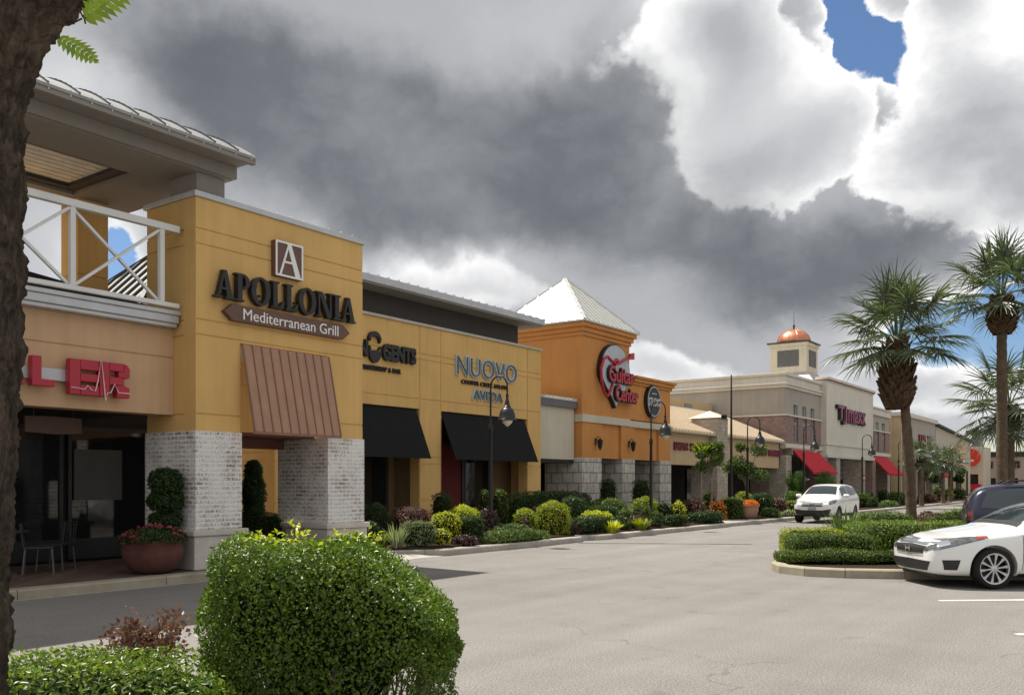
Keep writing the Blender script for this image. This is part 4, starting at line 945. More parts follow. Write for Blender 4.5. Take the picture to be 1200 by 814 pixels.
# ------------------------------------------------------------------ salon and barbershop block
def salon():
    X = -17.0; Y0, Y1 = 14.0, 25.2; Z = 6.1
    R_ = thing('store_building', 'yellow stucco block with two black canvas awnings and a dark roof overhang', 'building', (-18, 19.6, .15))
    P = lambda n, mb, m, par=None, **k: mb.build(n, m, par or R_, **k)
    o1, o2 = (15.9, 19.1, .1, 3.77), (20.05, 24.4, .1, 3.77)
    hg = [5.32, 5.16, 4.05, 2.42, 2.22, 1.2]; vg = [19.12, 20.03, 24.42]
    w = MB(); wallX(w, X, Y0, Y1, .15, Z, holes=[o1, o2], hg=hg, vg=vg, thick=.35)
    wallY(w, Y0, -22, X-.352, .15, Z, hg=hg, thick=.3); panel(w, lambda u, v, d: (u, Y1-d, v), -22, X-.352, .15, Z, thick=.3)
    P('wall', w, M['yellow'])
    c = MB(); c.box(-22, X+.05, Y0-.05, Y1+.05, Z+.003, Z+.08); P('coping', c, M['bone'], bevel=.01)
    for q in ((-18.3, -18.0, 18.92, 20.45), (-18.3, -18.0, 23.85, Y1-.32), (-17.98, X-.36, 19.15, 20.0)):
        w = MB(); w.box(*q, .15, 3.9); P('recess_wall', w, M['recess_shade'])  # recess stucco browned so its shade sits in the colour
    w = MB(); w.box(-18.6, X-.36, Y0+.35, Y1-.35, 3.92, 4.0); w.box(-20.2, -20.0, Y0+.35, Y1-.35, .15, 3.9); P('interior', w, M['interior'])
    for ya, yb, rd in ((16.0, 18.9, 0), (20.47, 22.4, 1), (22.43, 23.83, 0)):
        f = MB()
        for q in ((ya, ya+.08, .16, 3.0), (yb-.08, yb, .16, 3.0), (ya+.08, yb-.08, 2.9, 3.0), (ya+.08, yb-.08, .16, .3)): f.box(-18.15, -18.05, *q)
        nm = 'door' if ya > 22.42 else 'window'; fr = P(nm, f, M['frame']); g_ = MB(); g_.box(-18.13, -18.10, ya+.08, yb-.08, .3, 2.9); P('pane', g_, M['interior_red'] if rd else M['glass'], fr)
    # awnings
    for (ya, yb) in ((o1[0], 19.02), (20.1, 24.3)):
        a = MB(); pr = [(X-.05, 3.75), (X+.52, 2.36), (X+.50, 2.36), (X-.08, 3.72)]
        for i in range(len(pr)-2):
            pass
        a.prism([(pr[0][0], ya, pr[0][1]), (pr[1][0], ya, pr[1][1]), (pr[2][0], ya, pr[2][1]), (pr[3][0], ya, pr[3][1])], (0, yb-ya, 0))
        a.prism([(X-.08, yb-.012, 3.72), (X+.50, yb-.012, 2.37), (X-.08, yb-.012, 2.37)], (0, .01, 0))
        P('awning', a, M['awning_black'])
    # set-back clerestory and overhanging roof
    w = MB(); w.box(-22, -17.8, Y0+.1, 25.0, Z+.082, 6.98); P('clerestory', w, M['dark_band'])
    s = MB(); s.box(-22.5, -17.12, Y0-.1, 25.55, 6.985, 7.03); P('eave_soffit', s, M['soffit'])
    s = MB(); s.box(-22.5, -17.08, Y0-.12, 25.6, 7.032, 7.23); rf = P('roof', s, M['metal_grey'], bevel=.012)
    s = MB()
    for y in np.arange(Y0, 25.6, .4): s.bar((-17.10, y, 7.25), (-22.4, y, 7.25), .03, .05)
    P('roof_seam', s, M['roof_white'], rf)
    # signs
    t = thing('wall_sign', 'black GENTS letters with a bearded head emblem on the yellow wall', 'sign', (X, 17.8, 5.0))
    b = MB(); k = .10
    y_of = lambda px: at_X(px, X)[0]
    yN0, yN1 = y_of(418.5), y_of(427); 
    zN0, zN1 = 4.98, 5.55
    text_on_X(b, 'N', X+.003, y_of(420.3)-.12, yN1+.05, 4.99, 5.44, k, offset=.045)
    text_on_X(b, 'GENTS', X+.003, y_of(446), y_of(485), 4.96, 5.42, k, offset=.055, spacing=.98); b.build('lettering', M['black'], t)
    e = MB(); ya, yb = y_of(429.5), y_of(444); yc = (ya+yb)/2; r = (yb-ya)/2
    arc = lambda r_, s_, a0, a1, z: [(X+.003, yc+r_*math.cos(math.radians(a)), z+s_*math.sin(math.radians(a))) for a in np.linspace(a0, a1, 13)]
    o_ = arc(r, .22, 0, 180, 5.47); i_ = arc(r*.66, .06, 180, 0, 5.50)
    for j in range(12): e.prism([o_[j], o_[j+1], i_[11-j], i_[12-j]], (k,0,0))
    e.prism([(X+.003,yc-r,5.48),(X+.003,yc-r*.66,5.50),(X+.003,yc-r*.74,5.42)],(k,0,0)); e.prism([(X+.003,yc+r,5.48),(X+.003,yc+r*.66,5.50),(X+.003,yc+r*.8,5.39)],(k,0,0))
    o_ = arc(r, .34, 180, 360, 5.20); i_ = arc(r*.5, -.02, 360, 180, 5.17)
    for j in range(12): e.prism([o_[j], o_[j+1], i_[11-j], i_[12-j]], (k,0,0))
    e.prism([(X+.003,yc-r,5.22),(X+.003,yc-r*.6,5.20),(X+.003,yc-r*.85,5.30)],(k,0,0)); e.prism([(X+.003,yc+r,5.22),(X+.003,yc+r*.6,5.20),(X+.003,yc+r*.85,5.30)],(k,0,0))
    e.build('emblem', M['black'], t)
    b = MB(); text_on_X(b, 'BARBERSHOP & BAR', X+.003, y_of(419.8), y_of(468.5), 4.66, 4.79, .05, offset=.02, spacing=1.15); b.build('subtitle', M['black'], t)
    t = thing('wall_sign', 'thin grey teal NUOVO letters on a pale backing with a small salon line', 'sign', (X, 22, 5.1))
    ya, yb = y_of(534), y_of(603)
    b = MB(); text_on_X(b, 'NUOVO', X+.003, ya-.04, yb+.04, 4.86, 5.49, .06, offset=.04, spacing=1.02); b.build('letter_backing', M['signgrey'], t)
    b = MB(); text_on_X(b, 'NUOVO', X+.066, ya, yb, 4.90, 5.45, .03, offset=-.018, spacing=1.06); b.build('lettering', M['teal'], t)
    b = MB(); text_on_X(b, 'COOPER CREEK SALON', X+.003, y_of(540), y_of(593), 4.64, 4.77, .05, offset=.012, spacing=1.15); b.build('subtitle', M['black'], t)
    t = thing('wall_sign', 'small grey AVEDA letters above the second black awning', 'sign', (X, 22.3, 4.3))
    b = MB(); text_on_X(b, 'AVEDA', X+.003, y_of(552)-.03, y_of(588)+.03, 4.20, 4.53, .05, offset=.04); b.build('letter_backing', M['signgrey'], t)
    b = MB(); text_on_X(b, 'AVEDA', X+.056, y_of(553), y_of(587), 4.23, 4.50, .03, offset=-.005, spacing=1.05); b.build('lettering', M['teal'], t)
salon()
# ------------------------------------------------------------------ cream connecting wing
def connector():
    X = -17.3
    R_ = thing('store_building', 'low cream wing with a dark metal eave between the yellow block and the orange tower', 'building', (-19, 26.5, .15))
    w = MB(); wallX(w, X, 25.25, 27.8, 2.52, 4.35, thick=.3); w.build('wall', M['cream'], R_)
    w = MB(); w.box(X-.5, X+.12, 25.25, 27.82, 4.352, 4.60); w.build('eave', M['louver'], R_)
    w = MB(); w.box(-22, X+.14, 25.62, 27.82, 4.602, 4.65); rf = w.build('roof', M['roof_white'], R_)
    w = MB()
    for y in np.arange(25.7, 27.8, .25): w.bar((X+.16, y, 4.68), (-21.9, y, 4.68), .06, .06)
    w.build('roof_seam', M['roof_white'], rf)
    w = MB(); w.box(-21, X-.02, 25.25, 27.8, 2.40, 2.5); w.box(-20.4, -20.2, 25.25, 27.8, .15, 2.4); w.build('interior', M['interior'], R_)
    w = MB(); w.box(-20.19, -20.15, 25.4, 26.6, .2, 2.3); w.build('window', M['interior_red'], R_)
connector()
# ------------------------------------------------------------------ orange store with pyramid roof
def orange():
    X = -17.0; Y0, YT, Y1 = 27.86, 31.4, 35.0
    R_ = thing('store_building', 'orange stucco store with white pyramid tower roof and stone block columns', 'building', (-19, 31.4, .15))
    P = lambda n, mb, m, par=None, **k: mb.build(n, m, par or R_, **k)
    w = MB(); wallX(w, X, Y0, YT, 4.17, 7.0, thick=.3); wallY(w, Y0, -20.7, X-.302, 2.62, 7.0, thick=.3); panel(w, lambda u, v, d: (u, YT-d, v), -20.7, X-.302, 4.17, 7.0, thick=.3)
    wallX(w, X, YT+.002, Y1, 4.17, 5.55, thick=.3); panel(w, lambda u, v, d: (u, Y1-d, v), -20.7, X-.302, 2.6, 5.55, thick=.3)
    wallX(w, X, Y0, Y1, 2.6, 3.88, rec=[(29.25, 30.75, 2.5, 4, .10), (31.85, 33.95, 2.5, 4, .10)], thick=.3)
    P('wall', w, M['orange'])
    w = MB(); w.box(X-.3, X+.05, Y0-.04, YT+.01, 3.885, 4.165); w.box(X-.3, X+.04, YT+.012, Y1+.02, 3.87, 4.12); P('band_course', w, M['cream'], bevel=.01)
    c = MB()
    for i, (e, za, zb) in enumerate(((.06, 7.002, 7.14), (.13, 7.142, 7.30), (.22, 7.302, 7.46))): c.box(-20.7-e, X+e, Y0-e, YT+e, za, zb)
    P('cornice', c, M['orange'], bevel=.015)
    c = MB()
    for i, (e, za, zb) in enumerate(((.07, 5.552, 5.66), (.15, 5.662, 5.80), (.22, 5.802, 5.90))): c.box(-20.7, X+e, YT+.23, Y1+e, za, zb)
    P('parapet_cornice', c, M['orange'], bevel=.015)
    ax, ay, az_ = -18.85, 29.63, 9.6; e = .30; zb = 7.465
    cor = [(-20.7-e, Y0-e, zb), (X+e, Y0-e, zb), (X+e, YT+e, zb), (-20.7-e, YT+e, zb)]
    q = MB(); q.add(cor+[(ax, ay, az_)]+[(a, b, zb+.06) for a, b, _ in cor], [(3,2,1,0),(5,6,4),(6,7,4),(7,8,4),(8,5,4),(0,1,6,5),(1,2,7,6),(2,3,8,7),(3,0,5,8)]); rf = P('pyramid_roof', q, M['roof_white'])
    q = MB()
    for k_ in range(4):
        a, b = Vector(cor[k_])+Vector((0,0,.06)), Vector(cor[(k_+1) % 4])+Vector((0,0,.06)); ap = Vector((ax, ay, az_)); mid = (a+b)/2
        for i in range(1, 12):
            t = i/12; p = a.lerp(b, t); h = 1-abs(2*t-1); q.bar(p+Vector((0,0,.015)), p+(ap-mid)*h*.99+Vector((0,0,.015)), .025, .045)
        q.bar(a, ap, .10, .06)
    P('roof_seam', q, M['roof_white'], rf)
    cols = [(27.83, 29.2), (30.8, 31.8), (34.0, 35.03)]
    for y0, y1 in cols:
        b = MB(); b.box(-18.6, X+.04, y0, y1, .15, 2.598); P('column', b, M['stone'], bevel=.02)
    b = MB(); b.box(-20.6, X-.31, Y0+.3, Y1-.31, 2.62, 2.72); b.box(-20.4, -20.2, Y0+.3, Y1, .15, 2.6); P('interior', b, M['interior'])
    b = MB(); b.box(-18.62, -18.58, 31.85, 33.95, .2, 2.5); P('window', b, M['glass'])
    b = MB(); b.box(-18.62, -18.58, 29.25, 30.75, .2, 2.5); P('window', b, M['glass'])
    # pick shaped sign
    y_of = lambda px: at_X(px, X)[0]
    t = thing('wall_sign', 'guitar pick shaped sign with red Guitar Center script on the orange tower', 'sign', (X, 29.6, 5.5))
    yc, zc = 30.02, 5.86
    def pick(s, n=40):
        o = []
        for i in range(n):
            a = 2*PI*i/n; u, v = math.sin(a), math.cos(a)
            wv = 1.16 if v > -.1 else 1.16*(1-((-v-.1)/.9)**1.35*.93)
            o.append((yc+u*wv*s*(.98 if v > 0 else 1), zc+(v*1.06 if v > 0 else v*1.36)*s))
        return o
    b = MB(); b.prism([(X+.003, a, c) for a, c in pick(1.0)], (.16,0,0)); b.build('backing', M['black'], t)
    b = MB(); b.prism([(X+.165, a, c) for a, c in pick(.95)], (.03,0,0)); b.build('pick_panel', M['pickgrey'], t)
    b = MB(); F_ = X+.20
    text_on_X(b, 'Guitar', F_, 29.25, 31.3, 5.42, 6.10, .08, offset=.045, spacing=.95); text_on_X(b, 'Center', F_, 29.75, 31.65, 4.74, 5.38, .08, offset=.045, spacing=.95); b.build('letter_backing', M['black'], t)
    b = MB(); text_on_X(b, 'Guitar', F_+.085, 29.29, 31.26, 5.46, 6.06, .03, offset=.02, spacing=.97); text_on_X(b, 'Center', F_+.085, 29.79, 31.61, 4.78, 5.34, .03, offset=.02, spacing=.97); b.build('lettering', M['signred'], t)
    b = MB(); gX = F_+.02     # guitar outline: body as a curved open stroke, neck and headstock
    body = [(a+.12,c+.27) for a,c in [(29.55,5.95),(29.2,6.1),(28.9,5.98),(28.72,5.6),(28.75,5.15),(28.95,4.75),(29.2,4.62),(29.4,4.85),(29.62,5.2)]]
    b.tube([(gX, a, c) for a, c in body], .055, 8); b.bar((gX,29.8,6.1),(gX,30.95,6.52),.16,.08); b.prism([(gX,30.85,6.42),(gX,31.25,6.46),(gX,31.25,6.72),(gX,30.95,6.66)],(.09,0,0))
    b.tube([(gX,29.72,6.17),(gX,30.0,6.32),(gX,30.2,6.2)], .07, 8); b.build('guitar_outline', M['signred'], t)
    t = thing('wall_sign', 'round black sign with pale rim and letters on the low orange parapet', 'sign', (X, 33.3, 4.9))
    yc, zc, ry, rz_ = 33.2, 4.98, .60, .66
    el = lambda s: [(yc+ry*s*math.cos(2*PI*i/40), zc+rz_*s*math.sin(2*PI*i/40)) for i in range(40)]
    b = MB(); b.prism([(X+.003,a,c) for a,c in el(1)], (.16,0,0)); b.build('disc', M['black'], t)
    b = MB(); o_, i_ = el(.93), el(.87)
    for j in range(40): b.prism([(X+.165,*o_[j]),(X+.165,*o_[(j+1)%40]),(X+.165,*i_[(j+1)%40]),(X+.165,*i_[j])],(.015,0,0))
    text_on_X(b, 'STUDIO', X+.165, yc-.5, yc+.52, zc-.19, zc+.15, .02, offset=.02); b.box(X+.165, X+.18, yc-.2, yc+.2, zc+.30, zc+.34); b.build('lettering', M['signgrey'], t)
orange()
def sconce(y, label):
    t = thing('wall_lantern', label, 'wall lamp', (-17.0, y, 3.2), 0, 'iron lanterns on the orange wall'); b = MB()
    b.box(.003,.03,-.05,.05,-.12,.12); b.tube([(.02,0,.05),(.12,0,.2),(.2,0,.16),(.2,0,.08)], .015, 6); b.build('bracket', M['lamp'], t, off=(0,0,0))
    b = MB(); b.lathe([(.0,.12),(.13,.04),(.13,.02),(.11,.02),(.07,-.22),(.02,-.30),(.0,-.36)], (.2,0,0), 8); b.build('lantern', M['lamp'], t, off=(0,0,0))
sconce(28.8, 'iron lantern on the orange wall under the guitar pick sign'); sconce(31.35, 'iron lantern on the orange wall left of the round black sign')

# ------------------------------------------------------------------ low beige shop row
def shops():
    X = -17.3; Y0, Y1 = 35.03, 49.2
    R_ = thing('store_building', 'low beige shop row with pale tiled roof and a stone pier', 'building', (-19, 42, .15))
    P = lambda n, mb, m, par=None, **k: mb.build(n, m, par or R_, **k)
    w = MB(); wallX(w, X, Y0, Y1, 2.48, 3.86, thick=.3); P('fascia_wall', w, M['beige'])
    w = MB(); w.box(X-1.6, X-.31, Y0, Y1, 2.5, 2.6); w.box(-19.4, -19.2, Y0, Y1, .15, 3.8); P('interior', w, M['interior'])
    w = MB(); w.box(-19.19, -19.15, 35.6, 39.4, .2, 2.4); P('window', w, M['interior_red'])
    for ya, yb in ((36.0, 37.4), (41.2, 44.2), (44.5, 48.6)):
        w = MB(); w.box(-19.14 if ya < 37 else -19.19, -19.1, ya, yb, .3, 2.35); P('window', w, M['glass'])
    r = MB(); za, zb = 3.95, 5.75; r.add([(X+.35, Y0, za), (X+.35, Y1-.05, za), (-21.2, Y1-.05, zb), (-21.2, Y0, zb), (X+.35, Y0, za-.09), (X+.35, Y1-.05, za-.09), (-21.2, Y1-.05, zb-.09), (-21.2, Y0, zb-.09)], [(0,1,2,3),(7,6,5,4),(0,4,5,1),(1,5,6,2),(3,2,6,7),(0,3,7,4)]); rf = P('roof', r, M['tile'])
    r = MB()
    for y in np.arange(Y0+.1, Y1-.05, .33): r.tube([(X+.36, y, za+.03), (-21.2, y, zb+.03)], .05, 6)
    P('tile_row', r, M['tile'], rf)
    r = MB(); r.box(X+.02, X+.30, Y0, Y1-.06, 3.865, 3.90); P('eave', r, M['cap_stone'])
    b = MB(); b.box(-18.2, -16.9, 39.75, 41.0, .15, 4.72); P('pier', b, M['pier_stone'])
    b = MB(); b.add([(-18.32,39.63,4.722),(-16.78,39.63,4.722),(-16.78,41.12,4.722),(-18.32,41.12,4.722),(-17.55,40.375,5.1)], [(3,2,1,0),(0,1,4),(1,2,4),(2,3,4),(3,0,4)]); P('pier_cap', b, M['tile_cap'])
    w = MB(); w.box(-21.6, -21.2, 41.5, Y1, 3.9, 6.2); P('upper_wall', w, M['beige'])
    for y in (42.6, 45.4):
        b = MB(); b.box(-21.19, -21.15, y, y+.9, 4.75+.0, 6.0); P('upper_window', b, M['winglass'])
    rng = random.Random(4)
    for px0, px1, nm in ((789, 805, 'small dark red lettering at the left end of the beige fascia'), (808, 827, 'dark red lettering half hidden by the small street tree'), (888, 897.5, 'short dark red lettering right of the small street trees'), (900, 913.5, 'dark red lettering at the right end of the beige fascia')):
        ya, yb = at_X(px0, X)[0], at_X(px1, X)[0]; t = thing('wall_sign', nm, 'sign', (X, ya, 3.3), 0, 'dark red shop lettering'); b = MB(); n = 5; wd = (yb-ya)/n
        for i in range(n):
            a = ya+i*wd; kk = rng.randrange(3)
            b.box(X+.003, X+.10, a, a+wd*.25, 3.12, 3.46); b.box(X+.003, X+.10, a+wd*.55, a+wd*.8, 3.12, 3.46); b.box(X+.003, X+.098, a+wd*.25, a+wd*.55, (3.12, 3.25, 3.36)[kk], (3.2, 3.33, 3.455)[kk])
        b.build('lettering', M['signmaroon'], t)
shops()

# ------------------------------------------------------------------ department store
def depart():
    X = -17.0; Y0, YA, YB, Y1 = 49.3, 55.7, 66.5, 72.6; XB = -26.0
    R_ = thing('store_building', 'cream and brick department store with white cornices and red awnings', 'building', (-20, 61, .15))
    P = lambda n, mb, m, par=None, **k: mb.build(n, m, par or R_, **k)
    ywin = lambda px: at_X(px, X)[0]
    LW = [(ywin(930.5), ywin(935.5)), (ywin(941), ywin(945.5)), (ywin(950.5), ywin(955))]; RW = [(ywin(1021), ywin(1024)), (ywin(1027), ywin(1030)), (ywin(1034), ywin(1037.5))]
    wz = (3.98, 6.1)
    b = MB(); wallX(b, X, Y0, YA, 3.87, 5.4, holes=[(a, c, wz[0], 9) for a, c in LW], thick=.3); wallY(b, Y0, XB, X-.302, 2.6, 5.4, thick=.3)
    P('brick_wall', b, M['red_brick']); b = MB(); wallX(b, X, YB, Y1, 3.87, 5.4, holes=[(a, c, wz[0], 9) for a, c in RW], thick=.3); P('brick_wall', b, M['red_brick'])
    w = MB(); wallX(w, X-.03, Y0+.03, YA, 5.5, 6.95, holes=[(a, c, 3, wz[1]) for a, c in LW], thick=.3); wallY(w, Y0+.03, XB, X-.335, 5.5, 6.95, thick=.3)
    P('upper_wall', w, M['greige']); w = MB(); wallX(w, X-.03, YB, Y1-.03, 5.5, 6.55, holes=[(a, c, 3, wz[1]) for a, c in RW], thick=.3); panel(w, lambda u, v, d: (u, Y1-.03-d, v), XB, X-.335, .15, 6.55, thick=.3); P('upper_wall', w, M['greige'])
    c = MB(); c.box(X-.36, X+.07, Y0-.07, YA, 5.402, 5.497); c.box(XB, X-.362, Y0-.07, Y0+.2, 5.402, 5.497); c.box(X-.36, X+.07, YB, Y1+.05, 5.402, 5.497)
    bands = [(.10, 6.952, 7.10), (.18, 7.102, 7.22)]
    for e, za, zb in bands: c.box(XB, X+e, Y0-e, YA, za, zb)
    c.box(XB, X-.02, Y0+.02, YA, 7.222, 7.62); c.box(XB, X+.1, Y0-.1, YA, 7.622, 7.78)
    P('cornice', c, M['offwhite'], bevel=.02); c = MB()
    for e, za, zb in ((.12, 6.552, 6.72), (.05, 6.722, 7.02), (.16, 7.022, 7.15)): c.box(XB, X+e, YB+.01, Y1+e, za, zb)
    P('cornice', c, M['offwhite'], bevel=.02)
    c = MB(); c.box(X-.25, X+.08, Y0-.08, YA-.002, 3.62, 3.868); c.box(X-.25, X+.08, YB+.1, Y1+.08, 3.62, 3.868); P('band_course', c, M['offwhite'], bevel=.02)
    for a, cc in LW+RW:
        f = MB(); f.box(X-.2, X-.12, a, a+.06, *wz); f.box(X-.2, X-.12, cc-.06, cc, *wz); f.box(X-.2, X-.12, a+.06, cc-.06, 5.0, 5.08); f.box(X-.19, X-.13, (a+cc)/2-.025, (a+cc)/2+.025, wz[0], 4.998)
        fr = P('window', f, M['winframe']); g_ = MB(); g_.box(X-.26, X-.22, a, cc, *wz); P('window_pane', g_, M['winglass'], fr)
    w = MB(); wallX(w, X+.35, YA, YB, 3.3, 7.85, thick=.5); w.box(XB, X-.16, YA+.01, YB-.01, 7.0, 7.8); P('sign_wall', w, M['offwhite'])
    c = MB(); c.box(X-.3, X+.52, YA-.12, YB+.12, 7.96, 8.12); c.box(X-.3, X+.44, YA-.06, YB+.06, 7.853, 7.90); c.box(X-.2, X+.43, YA-.05, YB+.05, 3.98, 4.10); c.box(X-.2, X+.46, YA-.08, YB+.08, 3.22, 3.42); P('center_cornice', c, M['offwhite'], bevel=.02)
    c = MB(); c.box(X-.3, X+.46, YA-.07, YB+.07, 7.902, 7.957); P('red_trim', c, M['signmaroon'])
    # ground floor
    for y0, y1 in ((Y0, 50.2), (55.0, 55.9), (57.7, 58.5), (63.6, 64.4), (66.3, 67.2), (71.8, Y1)):
        b = MB(); b.box(X-.9, X+.06 if y0 < 55 or y0 > 66.5 else X+.36, y0, y1, .15, 3.215); P('column', b, M['pier_stone'] if y0 not in (55.0, 66.3) else M['red_brick'])
    b = MB(); b.box(X-2.2, X-2.0, Y0, Y1, .15, 3.6); b.box(XB, X-.3, Y0+.31, Y0+.5, .15, 2.59); P('interior', b, M['interior'])
    b = MB(); wallY(b, Y0, XB, X-.92, .15, 2.598, thick=.3); P('brick_base', b, M['red_brick'])
    b = MB(); b.box(X-1.0, X+.1, 50.21, 54.9, 3.25, 3.6); b.box(X-1.0, X-.05, 67.21, 71.7, 3.25, 3.6); P('lintel', b, M['taupe'])
    b = MB(); b.box(X-.95, X-.9, 58.6, 63.5, 1.9, 3.2); P('entrance_screen', b, M['louver'])
    for i in range(4):
        b = MB(); b.box(X-.89, X-.84, 58.6, 63.5, 2.0+i*.32, 2.12+i*.32); P('screen_slat', b, M['winglass'])
    b = MB(); b.box(X-1.98, X-1.94, 50.4, 54.8, .3, 3.0); P('window', b, M['glass'])
    b = MB(); b.box(X-1.98, X-1.94, 58.6, 63.5, .2, 3.0); P('door', b, M['glass'])
    for y0, y1 in ((50.3, 54.8), (67.3, 71.6)):
        a = MB(); pr = [(X+.07, 3.58), (X+1.25, 2.3), (X+1.25, 2.17), (X+.07, 3.5)]
        a.prism([(p, y0, z) for p, z in pr], (0, y1-y0, 0)); P('awning', a, M['awning_red'])
    t = thing('wall_sign', 'dark magenta TJ maxx letters on the cream department store wall', 'sign', (X+.35, 61, 5.8)); xx = X+.353
    ya, yb = at_X(978.5, xx)[0], at_X(1011.5, xx)[0]
    b = MB(); text_on_X(b, 'TJ', xx, ya, ya+(yb-ya)*.30, 5.35, 6.55, .18, offset=.06, spacing=.9); text_on_X(b, 'maxx', xx, ya+(yb-ya)*.33, yb, 5.50, 6.40, .18, offset=.06, spacing=.93); b.build('letter_backing', M['black'], t)
    b = MB(); text_on_X(b, 'TJ', xx+.185, ya+.08, ya+(yb-ya)*.30-.05, 5.43, 6.48, .03, offset=.0, spacing=.98); text_on_X(b, 'maxx', xx+.185, ya+(yb-ya)*.33+.08, yb-.08, 5.57, 6.34, .03, offset=.0, spacing=1.0); b.build('lettering', M['magenta'], t)
    # cupola
    K = thing('cupola', 'square cream cupola with louvred sides and copper dome on the department store roof', 'cupola', (-19.8, 59.1, 7.8))
    x0, x1, y0, y1 = -21.0, -18.6, 58.0, 60.3
    w = MB(); w.box(x0, x1, y0, y1, 8.5, 10.5); w.box(x0-.08, x1+.08, y0-.08, y1+.08, 10.502, 10.72); w.build('tower', M['cream'], K, bevel=.02)
    w = MB(); w.box(x0-.16, x1+.16, y0-.16, y1+.16, 10.722, 10.80); w.build('eave', M['dark_band'], K)
    w = MB(); w.add([(x0-.9, y0-.9, 7.81), (x1+.9, y0-.9, 7.81), (x1+.9, y1+.9, 7.81), (x0-.9, y1+.9, 7.81), (x0-.02, y0-.02, 8.8), (x1+.02, y0-.02, 8.8), (x1+.02, y1+.02, 8.8), (x0-.02, y1+.02, 8.8)], [(0,1,5,4),(1,2,6,5),(2,3,7,6),(3,0,4,7),(3,2,1,0)]); w.build('skirt_roof', M['seam_dark'], K)
    for ax in (0, 1):
        w = MB()
        if ax == 0:
            w.box(-20.5, -19.1, y0-.03, y0-.002, 9.2, 10.25)
            for i in range(9): w.box(-20.46, -19.14, y0-.055, y0-.032, 9.24+i*.112, 9.30+i*.112)
        else:
            w.box(x1+.002, x1+.03, 58.45, 59.85, 9.2, 10.25)
            for i in range(9): w.box(x1+.032, x1+.055, 58.49, 59.81, 9.24+i*.112, 9.30+i*.112)
        w.build('louver', M['louver'], K)
    cx, cy = (x0+x1)/2, (y0+y1)/2
    w = MB(); w.lathe([(1.10*math.cos(a), 10.802+.95*math.sin(a)) for a in np.linspace(0, PI/2, 9)], (cx, cy, 0), 24); d = w.build('dome', M['copper'], K, smooth=True)
    w = MB()
    for i in range(12):
        a = 2*PI*i/12; w.tube([(cx+1.11*math.cos(e)*math.cos(a), cy+1.11*math.cos(e)*math.sin(a), 10.80+.96*math.sin(e)) for e in np.linspace(0, PI/2, 7)], .02, 5)
    w.build('dome_rib', M['copper'], d)
    w = MB(); w.lathe([(.07, 11.75), (.05, 11.9), (.09, 12.0), (.02, 12.1), (.012, 12.9)], (cx, cy, 0), 8); w.build('finial', M['lamp'], K)
depart()
for y, lb in ((55.45, 'small red and white notice on the left entrance column of the department store'), (64.0, 'small red and white notice on the right entrance column of the department store')):
    xx = -16.635 ; t = thing('notice_sign', lb, 'sign', (xx, y, 2.0), 0, 'red and white notices'); b = MB(); b.lathe([(.0,0),(.24,0),(.24,.02),(0,.02)], (0,0,0), 16, axis='x'); b.build('disc', M['signred'], t, off=(0,0,0)); b = MB(); b.box(.022,.03,-.16,.16,-.07,.07); b.build('bar', M['white'], t, off=(0,0,0))

